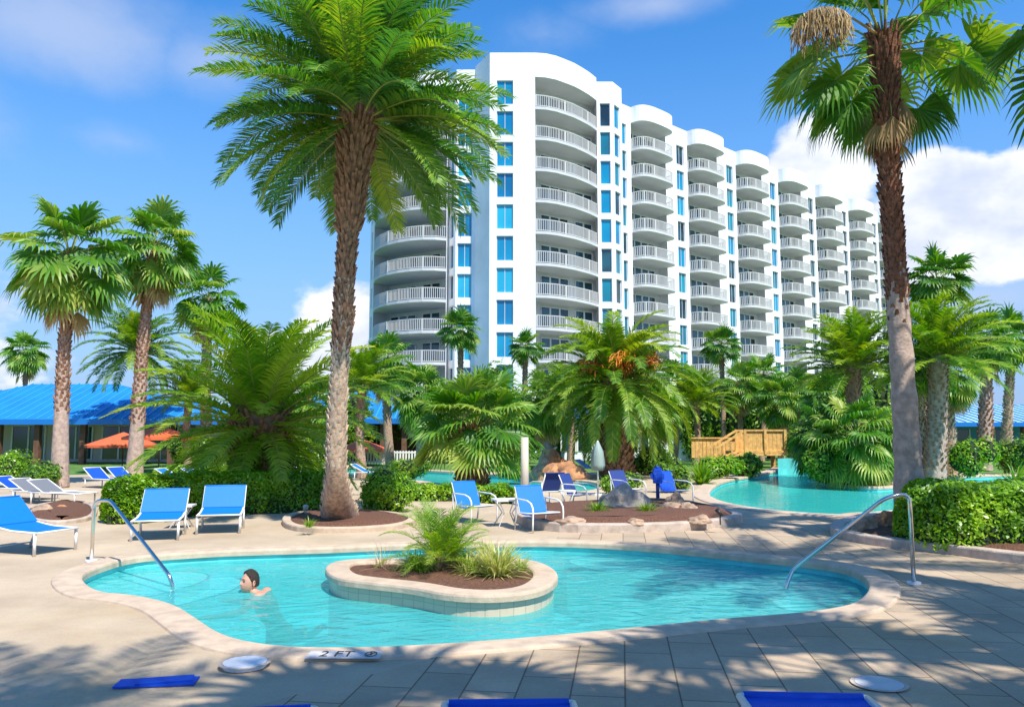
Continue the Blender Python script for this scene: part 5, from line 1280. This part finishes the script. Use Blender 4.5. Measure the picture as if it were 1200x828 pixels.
# join the head and neck into one continuous body surface
bm = bmesh.new(); bm.from_mesh(body.data); bm.from_mesh(hm); bm.to_mesh(body.data); bm.free()
for p in body.data.polygons: p.use_smooth = True
rm = body.modifiers.new('r', 'REMESH'); rm.mode = 'VOXEL'; rm.voxel_size = .006; rm.use_smooth_shade = True
HM = Matrix.Translation((0, 0, .112)) @ Matrix.Scale(1.1, 4) @ hr @ Matrix.Rotation(R(-8), 4, 'X')
m = MB(); rr_ = random.Random(5); nu, nv = 36, 14
vs = []
for i in range(nv + 1):
    for j in range(nu):
        ph = 2 * math.pi * j / nu; fr_ = max(0, -math.sin(ph)) ; lim = math.pi * (.60 - .38 * fr_ ** .7)
        th = lim * i / nv; k = 1.10 + .06 * noise.noise(Vector((math.cos(ph) * 3, math.sin(ph) * 3, th * 4))) - (.07 if i == nv else 0)
        vs.append(HM @ Vector((math.sin(th) * math.cos(ph) * .076 * k, math.sin(th) * math.sin(ph) * .098 * k, math.cos(th) * .118 * (k + .03))))
m.raw(vs, [(i * nu + j, i * nu + (j + 1) % nu, (i + 1) * nu + (j + 1) % nu, (i + 1) * nu + j) for i in range(nv) for j in range(nu)], smooth=True); m.build('hair', M['hair'], per)
for s in (-1, 1):
    bm = bmesh.new(); bmesh.ops.create_uvsphere(bm, u_segments=12, v_segments=8, radius=.0125); me = bpy.data.meshes.new('eye'); bm.to_mesh(me); bm.free(); me.materials.append(M['eye']); me.materials.append(M['black'])
    for p in me.polygons:
        if p.center.y < -.006: p.material_index = 1
    o = bpy.data.objects.new('eye', me); C.objects.link(o); o.parent = per; o.matrix_local = HM @ Matrix.Translation((s * .028, -.070, .008))
    m = MB(); m.tube([HM @ Vector((s * .028 + dx_, -.088 - .002, .030 - abs(dx_) * .2)) for dx_ in (-.016, 0, .016)], .0035, 6); m.build('eyebrow', M['hair'], per)
    bm = bmesh.new(); bmesh.ops.create_uvsphere(bm, u_segments=16, v_segments=12, radius=1)
    for v in bm.verts:
        d_ = math.hypot(v.co.y, v.co.z); v.co = Vector((v.co.x * .010 + s * (.004 if d_ > .7 else -.003), v.co.y * .019, v.co.z * .031))
    me = bpy.data.meshes.new('ear'); bm.to_mesh(me); bm.free(); me.materials.append(M['skin'])
    for p in me.polygons: p.use_smooth = True
    o = bpy.data.objects.new('ear', me); C.objects.link(o); o.parent = per; o.matrix_local = HM @ Matrix.Translation((s * .078, .008, -.005)) @ Matrix.Rotation(s * R(20), 4, 'Z')
m = MB(); m.tube([HM @ Vector((x_, -.096 + abs(x_) * .25, -.058 - abs(x_) * .06)) for x_ in (-.024, -.012, 0, .012, .024)], [.002, .0045, .005, .0045, .002], 8); m.build('lips', M['lip'], per)
sh_ = skin_body([(.24, .41, -.56), (.355, .55, -.635), (.43, .74, -.67), (.20, .57, -.635), (.22, .77, -.68)], [(0, 1), (1, 2), (0, 3), (3, 4)], [(.155, .125), .1, .085, .1, .085], 'swim_shorts', 'trunks', per)
# loose ripple rings round the swimmer are part of the water's own bump
